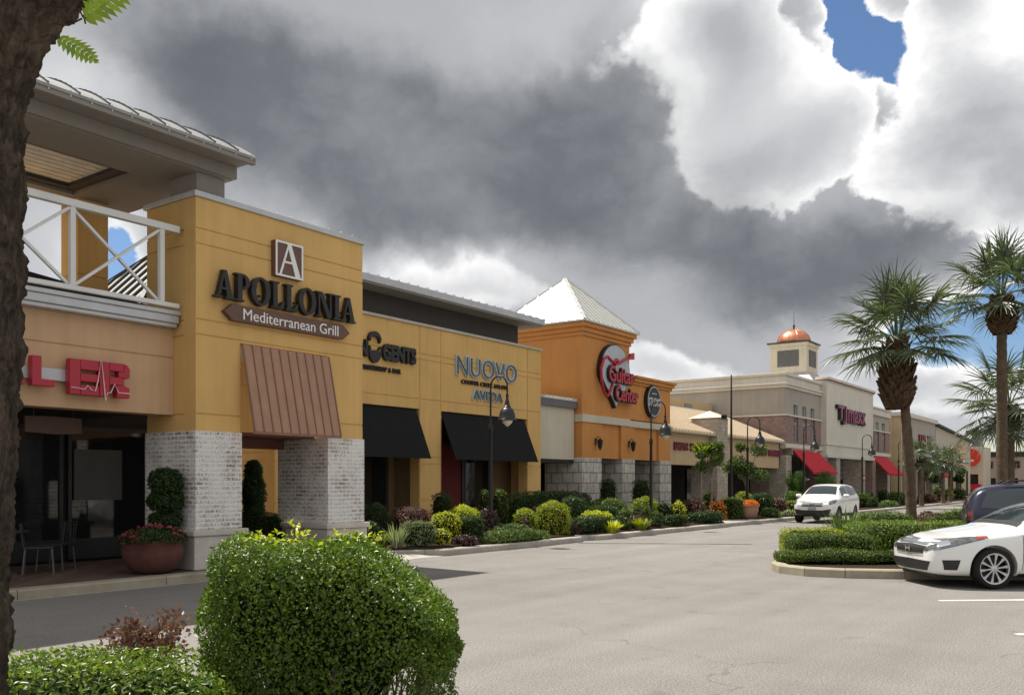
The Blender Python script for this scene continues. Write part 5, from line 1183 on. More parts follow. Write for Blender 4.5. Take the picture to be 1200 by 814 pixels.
# ------------------------------------------------------------------ far shops
def far():
    X = -16.7
    R_ = thing('store_building', 'beige store beyond the department store with grey front and dark red lettering', 'building', (-19, 80, .15)); P = lambda n, mb, m, par=None, **k: mb.build(n, m, par or R_, **k)
    w = MB(); wallX(w, X, 76.0, 88, 3.4, 6.9, thick=.3); w.box(-22.5, -18.3, 75.6, 88, 3.0, 6.5); P('wall', w, M['greige']); w = MB(); wallY(w, 75.2, -23, X-.02, .15, 6.9, thick=.3, vg=[-17.3], hg=[4.6, 5.4]); P('side_wall', w, M['beige'])
    c = MB(); c.box(-22.5, X+.25, 75.05, 88.1, 6.902, 7.25); P('cornice', c, M['offwhite'], bevel=.03); c = MB(); c.box(X-1, X-.8, 73, 88, .15, 3.4); P('interior', c, M['interior'])
    c = MB(); c.box(X-.3, X+.15, 76, 88, 3.1, 3.398); P('band_course', c, M['offwhite'])
    for y in (76.2, 79.5, 82.8, 86.2):
        c = MB(); c.box(X-.7, X+.1, y, y+.9, .15, 3.09); P('column', c, M['pier_stone'])
    for y in (77.2, 81.0, 84.6):
        a = MB(); a.prism([(X+.16, y, 3.6), (X+1.4, y, 2.2), (X+1.4, y, 2.1), (X+.16, y, 3.5)], (0, 2.6, 0)); P('awning', a, M['awning_red'])
    t = thing('wall_sign', 'dark red lettering partly hidden by a distant palm on the grey store front', 'sign', (X, 83, 5.0)); b = MB()
    ya, yb = at_X(1076, X)[0], at_X(1090, X)[0]
    for i in range(6): a = ya+(yb-ya)*i/6; b.box(X+.003, X+.15, a, a+.35, 4.7, 5.7); b.box(X+.003, X+.148, a+.35, a+.75, 4.7+.35*(i % 3), 4.98+.35*(i % 3))
    b.build('lettering', M['signmaroon'], t)
    R_ = thing('store_building', 'distant pale gabled store with sloping dark roof edge', 'building', (-19, 96, .15)); P = lambda n, mb, m, par=None, **k: mb.build(n, m, par or R_, **k)
    w = MB(); w.prism([(X, 88.2, .15), (X, 106, .15), (X, 106, 5.9), (X, 88.2, 6.75)], (-6, 0, 0)); P('wall', w, M['bone']); w = MB(); w.prism([(X+.3, 88.1, 6.78), (X+.3, 107, 5.88), (X+.3, 107, 6.08), (X+.3, 88.1, 6.98)], (-7, 0, 0)); P('roof', w, M['dark_band'])
    for y in (89.5, 102.0): 
        w = MB(); w.box(X+.003, X+.05, y, y+2.4, .2, 2.9); P('window', w, M['interior'])
    w = MB(); w.box(X+.003, X+.5, 94.0, 98.4, .15, 4.6); w.box(X+.003, X+.7, 93.8, 98.6, 4.602, 5.0); w.box(X+.003, X+.4, 98.7, 101, .15, 5.4); P('portico', w, M['beige'])
    w = MB(); w.box(X+.503, X+.55, 94.8, 97.6, .2, 3.0); P('door', w, M['interior'])
    # corner pavilion with red disc
    R_ = thing('store_building', 'distant cream corner pavilion with dark flat roof tower', 'building', (-16, 111, .15)); P = lambda n, mb, m, par=None, **k: mb.build(n, m, par or R_, **k)
    YP = 109.0; xa, xb = at_Y(1131, YP)[0], at_Y(1152.5, YP)[0]; d = depth(xa, YP)
    w = MB(); wallY(w, YP, xa, xb, .15, 5.6, thick=.3, holes=[(xa+.4, xb-.5, .2, 2.6)]); w.box(xa, xb, YP+.31, YP+5, .15, 5.55); P('wall', w, M['cream'])
    w = MB(); w.box(xa+.6, xb-.6, YP+.4, YP+4, 5.62, 7.0); P('roof_tower', w, M['louver']); w = MB(); w.box(xa+.1, xb+.2, YP-.1, YP+4.6, 7.002, 7.35); P('roof', w, M['dark_band'])
    w = MB(); w.box(xa+.42, xb-.52, YP+.25, YP+.3, .2, 2.58); P('window', w, M['glass'])
    w = MB(); w.box(xa+.2, xb-.2, YP-1.0, YP-.01, .9, 1.5); P('awning', w, M['awning_red'])
    t = thing('wall_sign', 'round scarlet disc sign with white letter L on the distant cream pavilion', 'sign', (-16, YP, 4)); cx = at_Y(1138, YP)[0]; zc = zat(536, d)
    b = MB(); b.lathe([(0, -.25), (.95, -.25), (.95, -.05), (0, -.05)], (cx, YP, zc), 28, axis='y'); b.build('disc', M['signred2'], t)
    b = MB(); text_on_Y(b, 'L', YP-.252, cx-.28, cx+.3, zc-.45, zc+.45, .03, offset=.06); b.build('lettering', M['white'], t)
    # long store across the end of the street
    R_ = thing('store_building', 'long distant store with green metal roof and black letters closing the street', 'building', (0, 118, .15)); P = lambda n, mb, m, par=None, **k: mb.build(n, m, par or R_, **k)
    YS = 116.0; x0 = at_Y(1149, YS)[0]; x1 = 22; hol = [(x0+1.0+i*5.2, x0+3.8+i*5.2, .1, 2.2) for i in range(7)]
    w = MB(); wallY(w, YS, x0, x1, .15, 4.6, holes=hol, thick=.3); w.box(x0+.02, x1, YS+.8, YS+6, .15, 4.5); P('wall', w, M['pinkish'])
    for h in hol:
        w = MB(); w.box(h[0], h[1], YS+.2, YS+.25, .16, 2.19); P('window', w, M['glass'])
    w = MB(); w.box(x0, x1, YS-.12, YS+.3, 4.603, 5.2); P('fascia', w, M['dark_band']); w = MB(); w.prism([(x0, YS-.4, 5.22), (x0, YS+3, 6.5), (x0, YS+3, 6.35), (x0, YS-.4, 5.1)], (x1-x0, 0, 0)); P('roof', w, M['greenroof'])
    t = thing('wall_sign', 'black store lettering split by the palm trunks on the distant store', 'sign', (-8, YS, 3.5)); b = MB(); d = depth(*(at_Y(1175, YS)[0], YS)); za, zb = zat(548.5, d), zat(540, d)
    text_on_Y(b, 'SAI', YS-.003, at_Y(1154, YS)[0], at_Y(1163.5, YS)[0], za, zb, .12, offset=.05); text_on_Y(b, 'RTS', YS-.003, at_Y(1183, YS)[0], at_Y(1195.5, YS)[0], za, zb, .12, offset=.05); b.build('lettering', M['black'], t)
far()

# the blocks beyond the corner tower are scaled up about the camera, so they stand larger and farther back
KB = 19.0/17.0
for o in [o for o in COL.objects if o not in BEFORE and o.parent is None]:
    l = o.location; o.location = (l.x*KB, l.y*KB, l.z*KB - .2); o.scale = (KB,)*3
# ------------------------------------------------------------------ street lamps
def lamp():
    t = thing('street_lamp', '', 'street lamp', (0,0,.15)); z = dict(off=(0,0,0))
    b = MB(); b.lathe([(.16,0),(.16,.05),(.12,.10),(.10,.45),(.075,.52)], (0,0,0), 12); b.build('base', M['lamp'], t, smooth='auto', **z)
    b = MB(); b.lathe([(.06,.5),(.055,1.6),(.05,2.75),(.066,2.78),(.066,2.9),(.04,2.95),(.028,3.0),(.026,3.75)], (0,0,0), 12); b.build('pole', M['lamp'], t, smooth='auto', **z)
    b = MB(); b.tube([(0,0,3.7)]+[(.28-.28*math.cos(a), 0, 3.92+.28*math.sin(a)) for a in np.linspace(0, PI, 14)]+[(.56,0,3.72)], .022, 8); b.build('arm', M['lamp'], t, smooth=True, **z)
    b = MB(); b.lathe([(.02,3.74),(.045,3.68),(.03,3.60),(.06,3.52),(.075,3.42),(.10,3.40),(.10,3.37),(.17,3.32),(.215,3.20),(.235,3.07),(.245,3.06),(.245,3.045),(.2,3.05),(0,3.06)], (.56,0,0), 20); s = b.build('shade', M['lamp'], t, smooth='auto', **z)
    b = MB(); b.lathe([(.16,3.045),(.13,2.98),(.05,2.9),(0,2.88)], (.56,0,0), 14); b.build('bulb_cover', M['lampglass'], s, smooth=True, **z)
    return t
lp = lamp(); LX = -14.9
lamps = [(575,'black gooseneck street lamp standing in front of the second black awning'),(763,'black gooseneck street lamp before the round black sign on the orange store'),(876,'black gooseneck street lamp rising behind the clay flower pot'),(942,'black gooseneck street lamp before the first red awning of the department store'),(1010.5,'black gooseneck street lamp left of the second red awning'),(1053,'black gooseneck street lamp just left of the nearest palm trunk, far down the street'),(1083,'black gooseneck street lamp right of the nearest palm trunk before the grey store'),(1116,'farthest black gooseneck street lamp near the end of the street')]
for i,(px,lb) in enumerate(lamps):
    c = lp if i == 0 else copy_tree(lp); y = at_X(px, LX)[0]
    c.location = (LX, y, .19); c['label'] = lb; c['group'] = 'gooseneck street lamps along the kerb'; c.scale = (1,1,1.045)
t = thing('light_pole', 'tall thin dark pole with a small floodlight by the stone pier', 'pole', (-15.3, at_X(857,-15.3)[0], .19)); b = MB(); b.lathe([(.07,0),(.055,3),(.03,6.1),(.02,6.2)], (0,0,0), 10); b.build('pole', M['lamp'], t, off=(0,0,0))
b = MB(); b.bar((0,0,4.35),(-.15,-.2,4.35),.03); b.box(-.32,-.12,-.36,-.16,4.27,4.43); b.build('floodlight', M['lamp'], t, off=(0,0,0))

# ------------------------------------------------------------------ palms
def palm(name, label, px, d, zc, R=2.0, tr=.22, boot=(1.5,.55), nleaf=34, seg=34, zb=.15, lean=(0,0), seed=1, group='cabbage palms', bootn=150, up=.0, amin=-60, wk=1.0):
    rng = np.random.default_rng(seed); x, y = at_d(px, d); t = thing(name, label, 'palm tree', (x,y,zb), 0, group); H = zc-zb
    mb = MB(); n = 16; k = 60; vs = []
    hz = H-.25
    for i in range(k+1):
        f = i/k; z = hz*f; r = tr*(1.12-.2*f+.25*math.exp(-f*14))*(1+.035*math.sin(z*21+math.sin(z*3)))
        for j in range(n):
            a = 2*PI*j/n; rr = r*(1+.03*math.sin(a*5+z*9)+rng.normal()*.012); vs.append((lean[0]*f*f+rr*math.cos(a), lean[1]*f*f+rr*math.sin(a), z))
    mb.add(vs, [(i*n+j, i*n+(j+1)%n, (i+1)*n+(j+1)%n, (i+1)*n+j) for i in range(k) for j in range(n)]); mb.build('trunk', M['palm_bark'], t, off=(0,0,0), smooth=True)
    top = np.array([lean[0], lean[1], hz])
    # old leaf bases
    bh, br = boot; mb = MB(); prof = lambda f: tr+(br-tr)*math.sin(PI*min(1, max(0, .12+f*.86)))**.7*(1.15-.45*f)
    mb.lathe([(tr*.9,hz-bh-.05)]+[(prof(f)*.86, hz-bh+bh*f) for f in np.linspace(0,1,8)]+[(tr*.7,hz+.1)], (lean[0],lean[1],0), 14)
    for i in range(bootn):
        f = (i+.5)/bootn; a = i*2.399963; z = hz-bh+bh*f+rng.normal()*.02; r = prof(f); ca, sa = math.cos(a), math.sin(a); w = .07+.05*rng.uniform(); L = (.20+.12*rng.uniform())*bh/1.3; tilt = .05+.10*rng.uniform()
        p0 = np.array([ca*r*.84, sa*r*.84, z-.06]); p1 = np.array([ca*(r+tilt), sa*(r+tilt), z+L*.75]); s = np.array([-sa,ca,0]); nn = np.array([ca,sa,.0])*.045
        q = [p0-s*w*1.25, p0+s*w*1.25, p1+s*w*.55, p1-s*w*.55]; V = [v+[lean[0],lean[1],0] for v in q]+[v+nn+[lean[0],lean[1],0] for v in q]
        mb.add(V, [(0,3,2,1),(4,5,6,7),(0,1,5,4),(1,2,6,5),(2,3,7,6),(3,0,4,7)])
    mb.build('boots', M['boot'], t, off=(0,0,0))
    V = []; F = []
    def strip_(pts, ws, side):
        o = len(V)
        for p, w, s in zip(pts, ws, side): V.extend([p-s*w, p+s*w])
        F.extend([(o+2*j,o+2*j+1,o+2*j+3,o+2*j+2) for j in range(len(pts)-1)])
    for i in range(nleaf):
        f = (i+.5)/nleaf; az = i*2.399963+rng.normal()*.15; el = math.radians(78-122*f**.92+rng.normal()*6)+up; el = max(el, math.radians(amin+rng.normal()*5))
        h = np.array([math.cos(az),math.sin(az),0]); u = np.array([0,0,1.0]); d0 = h*math.cos(el)+u*math.sin(el)
        PL = R*(.50+.05*rng.normal()); base = top+h*.10+u*(.2-.15*f); pp = [base]; dv = d0.copy()
        for j in range(4): dv = dv-u*.07; dv /= np.linalg.norm(dv); pp.append(pp[-1]+dv*PL/4)
        sd = np.cross(dv,u); sd /= np.linalg.norm(sd)+1e-6; strip_(pp, [.035,.028,.024,.02,.018], [sd]*5)
        hub = pp[-1]; nrm = np.cross(sd,dv); nrm /= np.linalg.norm(nrm); BL = R*(.58+.05*rng.normal())
        for s_ in range(seg):
            th = math.radians(-128+256*(s_+.5)/seg+rng.normal()*2.0); L = BL*(.62+.38*math.cos(th*.55))*rng.uniform(.88,1.08)
            b0 = hub+dv*(.16*R*math.cos(th*.7)); dd = dv*math.cos(th)+sd*math.sin(th)+nrm*(.22*math.cos(th)-.10); dd /= np.linalg.norm(dd)
            pts = [b0]; cur = dd.copy(); droop = .09+.20*rng.uniform()
            for j in range(3): 
                cur = cur-u*droop*(j+.4)*.75-dv*.0; cur /= np.linalg.norm(cur); pts.append(pts[-1]+cur*L/3)
            sv = np.cross(dd,nrm); sv /= np.linalg.norm(sv)+1e-6; sv = sv*.85+nrm*(.5 if s_ % 2 else -.5); wd_ = wk*.026*R/2*rng.uniform(.8,1.15)
            strip_(pts, [wd_*.7,wd_,wd_*.75,.002], [sv]*4)
    me = raw_mesh('crown', [(np.array(V), np.array(F), 0)]); me.materials.append(M['palm_leaf']); link('crown', me, t); return t
palm('palm_tree', 'nearest cabbage palm with swollen brown boots and full fan crown on the island', 1068, 26.0, zat(392,26.0), 1.72, .13, (1.85,.41), 32, 34, lean=(-.34,-.22), seed=3, up=.38, amin=-14)
palm('palm_tree', 'tallest slender cabbage palm at the right edge rising behind the blue van', 1174, 30.0, zat(342,30.0), 1.8, .16, (1.1,.36), 30, 34, seed=8, up=.28, amin=-16)
palm('palm_tree', 'shorter cabbage palm directly behind the tallest slender palm', 1183, 39.0, zat(470,39.0), 2.2, .2, (1.0,.38), 34, 30, seed=15, up=.1)
palm('palm_tree', 'small distant palm before the dark red lettering of the grey store', 1080, 58, zat(531,58), 1.25, .12, (.8,.26), 26, 16, seed=21, bootn=50, wk=1.9, zb=.19)
palm('palm_tree', 'distant palm left of the pair near the yellow portico', 1105, 66, zat(537,66), 1.2, .13, (.7,.26), 24, 16, seed=22, bootn=50, wk=1.9, zb=.19)
palm('palm_tree', 'distant palm right of the pair near the yellow portico', 1113, 69, zat(539,69), 1.2, .12, (.6,.22), 24, 16, seed=23, bootn=50, wk=1.9, zb=.19)
# bushy low palms against the department store
def areca(label, px, X, ytop, wpx, n=26):
    y, d = at_X(px, X); H = zat(ytop, d)-.19; rng = np.random.default_rng(hash_s(label)); V = []; F = []
    for i in range(n):
        a = rng.uniform(0,2*PI); out = rng.uniform(.2,1)*wpx*d/FOC*.55; L = H*rng.uniform(.75,1.05); h = np.array([math.cos(a),math.sin(a),0]); s = np.array([-math.sin(a),math.cos(a),0]); P_ = []
        for j in range(9):
            f = j/8; P_.append(h*(.1+out*f**1.6)+np.array([0,0,L*(f-.42*f**3*(out/(H+.1)+.4))]))
        for j in range(8):
            o = len(V); w = .012; V += [P_[j]-s*w,P_[j]+s*w,P_[j+1]+s*w,P_[j+1]-s*w]; F.append((o,o+1,o+2,o+3))
            if j >= 2:
                for sg in (-1,1):
                    for q in (0,.5):
                        b0 = P_[j]*(1-q)+P_[j+1]*q; tip = b0+s*sg*.34*(1-(j-3)**2/40)+(P_[j+1]-P_[j])*.9-np.array([0,0,.10]); w2 = (P_[j+1]-P_[j]); w2 = w2/np.linalg.norm(w2)*.028; o = len(V); V += [b0-w2,b0+w2,tip+w2*.2,tip-w2*.2]; F.append((o,o+1,o+2,o+3))
    me = raw_mesh('bushy_palm', [(np.array(V),np.array(F),0)]); me.materials.append(M['leaf_dark']); o = link('bushy_palm', me); o.location = (X,y,.19); tag(o, label, 'palm bush', 'bushy palms in front of the department store')
areca('dark bushy palm left under the first red awning of the department store', 932, -16.2, 537, 26); areca('dark bushy palm right of the first red awning beside the entrance column', 968, -16.2, 541, 24)
# ------------------------------------------------------------------ small street trees
def small_tree(label, px, X, ytop, ybot, wpx, zb=.19, leaf='leaf_tree', seed=1, tr=.06, group=None, n=5200, tall=None):
    rng = np.random.default_rng(seed); y, d = at_X(px, X); t = thing('street_tree', label, 'tree', (X,y,zb), 0, group); zt, zl = zat(ytop,d)-zb, zat(ybot,d)-zb; R = wpx*d/FOC/2
    mb = MB(); mb.tube([(0,0,0),(.03,.02,zl*.6),(0,0,zl),(.05,.03,(zl+zt)/2)], [tr,tr*.85,tr*.75,tr*.4], 8)
    bl = []
    for i in range(11):
        a = rng.uniform(0,2*PI); rr = R*.80*math.sqrt(rng.uniform()); c = np.array([rr*math.cos(a), rr*math.sin(a), zl+(zt-zl)*rng.uniform(.10,.92)]); bl.append((c, R*rng.uniform(.22,.44)))
        mb.tube([(0,0,zl*rng.uniform(.8,1.05)), (c[0]*.5,c[1]*.5,(zl+c[2])/2), tuple(c)], [tr*.45,tr*.3,tr*.12], 5)
    mb.build('trunk', M['thin_bark'], t, off=(0,0,0), recalc=False); P_ = []; N_ = []
    for c, r in bl:
        p, nn = superq(n//11, 2, rng); p = p*r*(rng.uniform(size=(len(p),1))**.35); P_.append(c+p*[1,1,.8]); N_.append(nn)
    P_ = np.concatenate(P_); N_ = np.concatenate(N_); V, F = leaf_mesh(P_, N_, .0026*d, .55, .7, rng=rng); me = raw_mesh('crown', [(V,F,0)]); me.materials.append(M[leaf]); link('crown', me, t); return t
G4 = 'small street trees in the planting beds'
small_tree('small rounded street tree left of the stone pier with pale thin trunk', 833, -15.5, 520, 556, 44, seed=4, group=G4)
small_tree('small grey green street tree with pale trunk behind the clay flower pot', 874, -15.05, 515, 562, 46, seed=6, group=G4, leaf='leaf_tree')
small_tree('sparse young tree with thin pale trunk before the far grey store', 1087, -15.0, 545, 562, 18, seed=7, group=G4, n=1600)
small_tree('dense dark tree before the far yellow portico', 1098, -15.6, 530, 566, 24, seed=9, leaf='leaf_dark', group=G4, n=3000)
small_tree('dark small tree left of the scarlet disc sign', 1124, -15.6, 548, 570, 14, seed=10, leaf='leaf_dark', group=G4, n=1500)
# bright green banana like top over the first street tree
blades('leafy_plant', 'bright green arching leaves sticking up above the small rounded street tree', 'plant', -15.9, at_X(823,-15.9)[0], 2.75, .7, .75, 40, 'leaf_yel', .16, .9)
t = bpy.data.objects['leafy_plant']; b = MB(); b.tube([(-15.9, at_X(823,-15.9)[0], .19), (-15.9, at_X(823,-15.9)[0], 2.8)], .06, 8); b.build('stem', M['thin_bark'], t, off=tuple(t.location))
# clay pot with flowers
px_, py_ = at_d(877, 38.6); t = thing('flower_pot', 'large clay pot of orange flowers standing on the pavement by the kerb', 'planter', (px_,py_,.142)); b = MB(); b.lathe([(.30,0),(.34,.04),(.42,.35),(.43,.52),(.46,.54),(.46,.60),(.40,.60),(.38,.54),(0,.52)], (0,0,0), 22); b.build('pot', M['planter'], t, off=(0,0,0), smooth='auto')
rng = np.random.default_rng(31); p, nn = superq(700, 2, rng, 0); P_ = p*[.42,.42,.2]+[0,0,.56]; V, F = leaf_mesh(P_, nn, .085, .8, .6, rng=rng); me = raw_mesh('flowers', [(V,F,0)]); me.materials.append(M['flower_orange']); link('flowers', me, t)

# ------------------------------------------------------------------ leaning foreground tree with ferns
def big_tree():
    from mathutils import noise
    x0, y0 = at_d(-72, 3.6); t = thing('shade_tree', 'dark rough barked tree trunk at the left edge forking at the top', 'tree', (x0,y0,.1))
    Rv = Vector((CY,SY,0)); Fv = Vector((-SY,CY,0)); mb = MB()
    def limb(path, rad, n=90, step=.018, amp=.05):
        P_ = [Vector(p) for p in path]; L = [0]
        for a, b in zip(P_[:-1], P_[1:]): L.append(L[-1]+(b-a).length)
        m = int(L[-1]/step); vs = []
        def samp(s):
            for i in range(len(L)-1):
                if s <= L[i+1]+1e-9:
                    f = (s-L[i])/(L[i+1]-L[i]); p0 = P_[max(i-1,0)]; p1, p2 = P_[i], P_[i+1]; p3 = P_[min(i+2,len(P_)-1)]
                    q = .5*((2*p1)+(p2-p0)*f+(2*p0-5*p1+4*p2-p3)*f*f+(3*p1-p0-3*p2+p3)*f**3); return q, rad[i]*(1-f)+rad[i+1]*f
            return P_[-1], rad[-1]
        for i in range(m+1):
            s = L[-1]*i/m; c, r = samp(s); c2, _ = samp(min(s+.02, L[-1])); c1, _ = samp(max(s-.02, 0)); d = (c2-c1).normalized(); a = d.cross(Fv).normalized(); b = d.cross(a)
            for j in range(n):
                th = 2*PI*j/n; o = a*math.cos(th)+b*math.sin(th); p = c+o*r; q = Vector((p.x*9, p.y*9, p.z*4.5))
                h = noise.fractal(q, .9, 2.1, 6)*amp*.55 + abs(noise.noise(Vector((p.x*26,p.y*26,p.z*16))))*amp*.6 + abs(noise.noise(Vector((p.x*60,p.y*60,p.z*34))))*amp*.5; vs.append(c+o*(r+h))
        mb.add(vs, [(i*n+j, i*n+(j+1)%n, (i+1)*n+(j+1)%n, (i+1)*n+j) for i in range(m) for j in range(n)])
    U = Vector((0,0,1)); pt = lambda u, z, f=0: Rv*u+U*z+Fv*f
    limb([pt(0,0), pt(.0,.7), pt(.03,1.4), pt(.05,2.0), pt(.065,2.6), pt(.05,3.1), pt(-.02,3.7), pt(-.15,4.6), pt(-.3,5.6)], [.27,.225,.215,.22,.23,.235,.23,.2,.14])
    mb.build('trunk', M['bark'], t, off=(0,0,0), smooth=True)
    mb = MB(); 
    limb([pt(.0,2.95), pt(.17,3.27), pt(.36,3.52), pt(.62,3.76), pt(.95,4.1), pt(1.5,4.7)], [.20,.18,.145,.12,.10,.07], amp=.04); mb.build('limb', M['bark'], t, off=(0,0,0), smooth=True)
    mb = MB(); limb([pt(.0,3.6), pt(-.5,4.2,.2), pt(-1.2,4.9,.4), pt(-2.0,5.5,.5)], [.15,.13,.09,.05], n=20, step=.08); limb([pt(-.2,5.0), pt(-.1,5.7,-.5), pt(.1,6.3,-1.1)], [.12,.08,.04], n=20, step=.08); mb.build('limb', M['bark'], t, off=(0,0,0), smooth=True)
    rng = np.random.default_rng(77); P_ = []; N_ = []
    for c in ((-.4,6.0,0),(-1.4,5.9,.3),(-2.2,5.8,.6),(-1.0,6.8,-.6),(.1,6.7,-1.0),(-1.8,6.6,-.4),(.9,5.4,-.9)):
        p, nn = superq(420, 2, rng); p = p*.95*(rng.uniform(size=(len(p),1))**.4); cc = pt(c[0],c[1],c[2]); P_.append(np.array(cc)+p*[1,1,.7]); N_.append(nn)
    P_ = np.concatenate(P_); N_ = np.concatenate(N_); V, F = leaf_mesh(P_, N_, .10, .5, .7, rng=rng); me = raw_mesh('crown', [(V,F,0)]); me.materials.append(M['leaf']); link('crown', me, t)
    return x0, y0
tx, ty = big_tree()
def frond(mbV, mbF, base, d0, L, npin, pl, side, droop=.3, w=.011):
    d = Vector(d0).normalized(); s = Vector(side).normalized(); p = Vector(base); U = Vector((0,0,1)); st = L/npin
    for i in range(npin):
        f = i/npin; q = p+d*st; o = len(mbV); mbV += [p-s*.002, p+s*.002, q+s*.002, q-s*.002]; mbF.append((o,o+1,o+2,o+3))
        ln = pl*(math.sin(PI*min(1,(f*.9+.16)))**.6)*(1-.25*f)
        for sg in (-1,1):
            dirp = (s*sg+d*.55).normalized(); dirp = (dirp-U*.12).normalized(); a = p.copy(); b = a+dirp*ln*.5; c = a+dirp*ln-U*ln*.06; n_ = d; o = len(mbV)
            mbV += [a-n_*w*.5, a+n_*w*.7, b+n_*w, c, b-n_*w*.8]; mbF.append((o,o+1,o+2,o+4)); mbF.append((o+4,o+2,o+3,o+3))
        d = (d-U*droop/npin).normalized(); p = q
def ferns():
    Rv = Vector((CY,SY,0)); Fv = Vector((-SY,CY,0)); U = Vector((0,0,1))
    P3 = lambda px, py, d: Vector((*at_d(px,d), zat(py,d)))
    def mk(label, items, stem):
        V = []; F = []
        for it in items: frond(V, F, *it)
        F2 = [f if f[2] != f[3] else f[:3] for f in F]; me = bpy.data.meshes.new('fern'); me.from_pydata([tuple(v) for v in V], [], F2); me.materials.append(M['fern']); o = link('fern', me); tag(o, label, 'fern', 'ferns growing on the leaning tree')
        mb = MB()
        for s_ in stem: mb.tube(s_, .0035, 5)
        mb.build('stem', M['bark'], o, off=(0,0,0), recalc=False)
    dd = 3.42
    a = P3(70,45,dd); mk('lower fern frond hanging from the tree limb against the grey cloud', [(a, Rv*.8-U*.42-Fv*.05, P3(111,84,dd).__sub__(a).length, 9, .060, Rv*.45+U*.85+Fv*.3, .25, .0125)], [[P3(50,44,3.5), P3(58,40,3.45), a], [P3(58,27,3.45), P3(80,30,3.42), P3(96,22,3.45)], [P3(62,40,3.42),P3(58,52,3.42),P3(54,58,3.42)]])
    a = P3(101,22,dd); mk('upper bright fern frond cut by the top edge of the photo', [(a, Rv*.75+U*.60, .24, 10, .09, Rv*-.55+U*.75+Fv*.2, .3, .014), (P3(104,20,dd+.1), Rv*.5+U*.9, .2, 9, .075, Rv*-.8+U*.45, .3, .014)], [[P3(92,10,3.5), P3(97,20,3.45), a], [P3(98,18,3.45),P3(100,28,3.45)]])
ferns()
# ------------------------------------------------------------------ vehicles: nose at x = 0, tail at x = L, ground z = 0
def interp(tab, x):
    for a, b in zip(tab[:-1], tab[1:]):
        if x <= b[0]:
            f = (x-a[0])/(b[0]-a[0]) if b[0] > a[0] else 0
            return [p*(1-f)+q*f for p, q in zip(a[1:], b[1:])]
    return list(tab[-1][1:])
def car_body(tab, arch, W):
    """tab rows: x, half width at belt, underside z, bumper/sill width factor, belt z, top half width, top z, crown"""
    mb = MB(); n = None; rows = []
    for r in tab:
        x, w, zb, wf, belt, wt, zt, cr = r; mid = zb+(belt-zb)*.45
        half = [(0, zb), (w*.80, zb), (w*wf, zb+.05), (w*.995, mid), (w, belt-.10*(belt-zb)), (w*.965, belt)]
        half += [((w*.965)*(1-f)+wt*f, belt+(zt-belt)*(f**.92)) for f in (.35, .75)] + [(wt*.985, zt-.006 if zt-belt > .08 else zt), (wt*.6, zt+cr*.7), (0, zt+cr)]
        rows.append((x, half))
    N = len(rows[0][1]); vs = []
    for x, h in rows:
        full = [(x, y, z) for y, z in h] + [(x, -y, z) for y, z in h[-2:0:-1]]; vs += full; n = len(full)
    fs = [(i*n+j, i*n+(j+1)%n, (i+1)*n+(j+1)%n, (i+1)*n+j) for i in range(len(rows)-1) for j in range(n)] + [tuple(range(n))[::-1], tuple((len(rows)-1)*n+j for j in range(n))]
    mb.add(vs, fs); return mb
def finish_body(mb, arches, r, W, name, mats, root):
    o = mb.build(name, mats, None); s = o.modifiers.new('s', 'SUBSURF'); s.levels = s.render_levels = 2
    cb = MB()
    for ax, zc in arches:
        for sg in (-1, 1):
            cb.lathe([(r, sg*(W/2+.2)), (r, sg*(W/2-.30))] if sg < 0 else [(r, sg*(W/2-.30)), (r, sg*(W/2+.2))], (ax, 0, zc), 40, axis='y')
    cut = cb.build('cut', mats, None); bm_ = o.modifiers.new('b', 'BOOLEAN'); bm_.object = cut; bm_.operation = 'DIFFERENCE'; bm_.solver = 'EXACT'
    dg = bpy.context.evaluated_depsgraph_get(); me = bpy.data.meshes.new_from_object(o.evaluated_get(dg))
    bpy.data.objects.remove(o); cm = cut.data; bpy.data.objects.remove(cut); me.name = name
    me.polygons.foreach_set('use_smooth', [True]*len(me.polygons)); me.set_sharp_from_angle(angle=math.radians(50))
    if not me.materials: me.materials.append(mats)
    b = link(name, me, root); bm = bmesh.new(); bm.from_mesh(me); bvh = BVHTree.FromBMesh(bm); bm.free(); return b, bvh
def patch(bvh, top, bot, proj, off=.005, rows=6, sub=6, mats=None, name='pane', parent=None, both=False, thick=0):
    """four sided skin patch: polylines top/bot in the projection plane are dropped on the body"""
    def dens(pl):
        out = []
        for a, b in zip(pl[:-1], pl[1:]):
            for i in range(sub): f = i/sub; out.append((a[0]*(1-f)+b[0]*f, a[1]*(1-f)+b[1]*f))
        return out+[pl[-1]]
    T, B = dens(top), dens(bot); assert len(T) == len(B); mb = MB()
    for sg in ((1, -1) if both else (1,)):
        vs = []
        for i in range(rows+1):
            f = i/rows
            for a, b in zip(T, B):
                u, v = a[0]*(1-f)+b[0]*f, a[1]*(1-f)+b[1]*f
                if proj == 'side': o, d = Vector((u, sg*3, v)), Vector((0,-sg,0))
                elif proj == 'front': o, d = Vector((-3, sg*u, v)), Vector((1,0,0))
                elif proj == 'rear': o, d = Vector((9, sg*u, v)), Vector((-1,0,0))
                else: o, d = Vector((u, sg*v, 4)), Vector((0,0,-1))
                h = bvh.ray_cast(o, d)
                if h[0] is None: h = bvh.find_nearest(o+d*3)
                nn = h[1] if h[1].dot(d) < 0 else -h[1]; vs.append(h[0]+nn*off)
        m = len(T); mb.add(vs, [(i*m+j, i*m+j+1, (i+1)*m+j+1, (i+1)*m+j) for i in range(rows) for j in range(m-1)])
    return mb.build(name, mats, parent, smooth=True, off=(0,0,0))
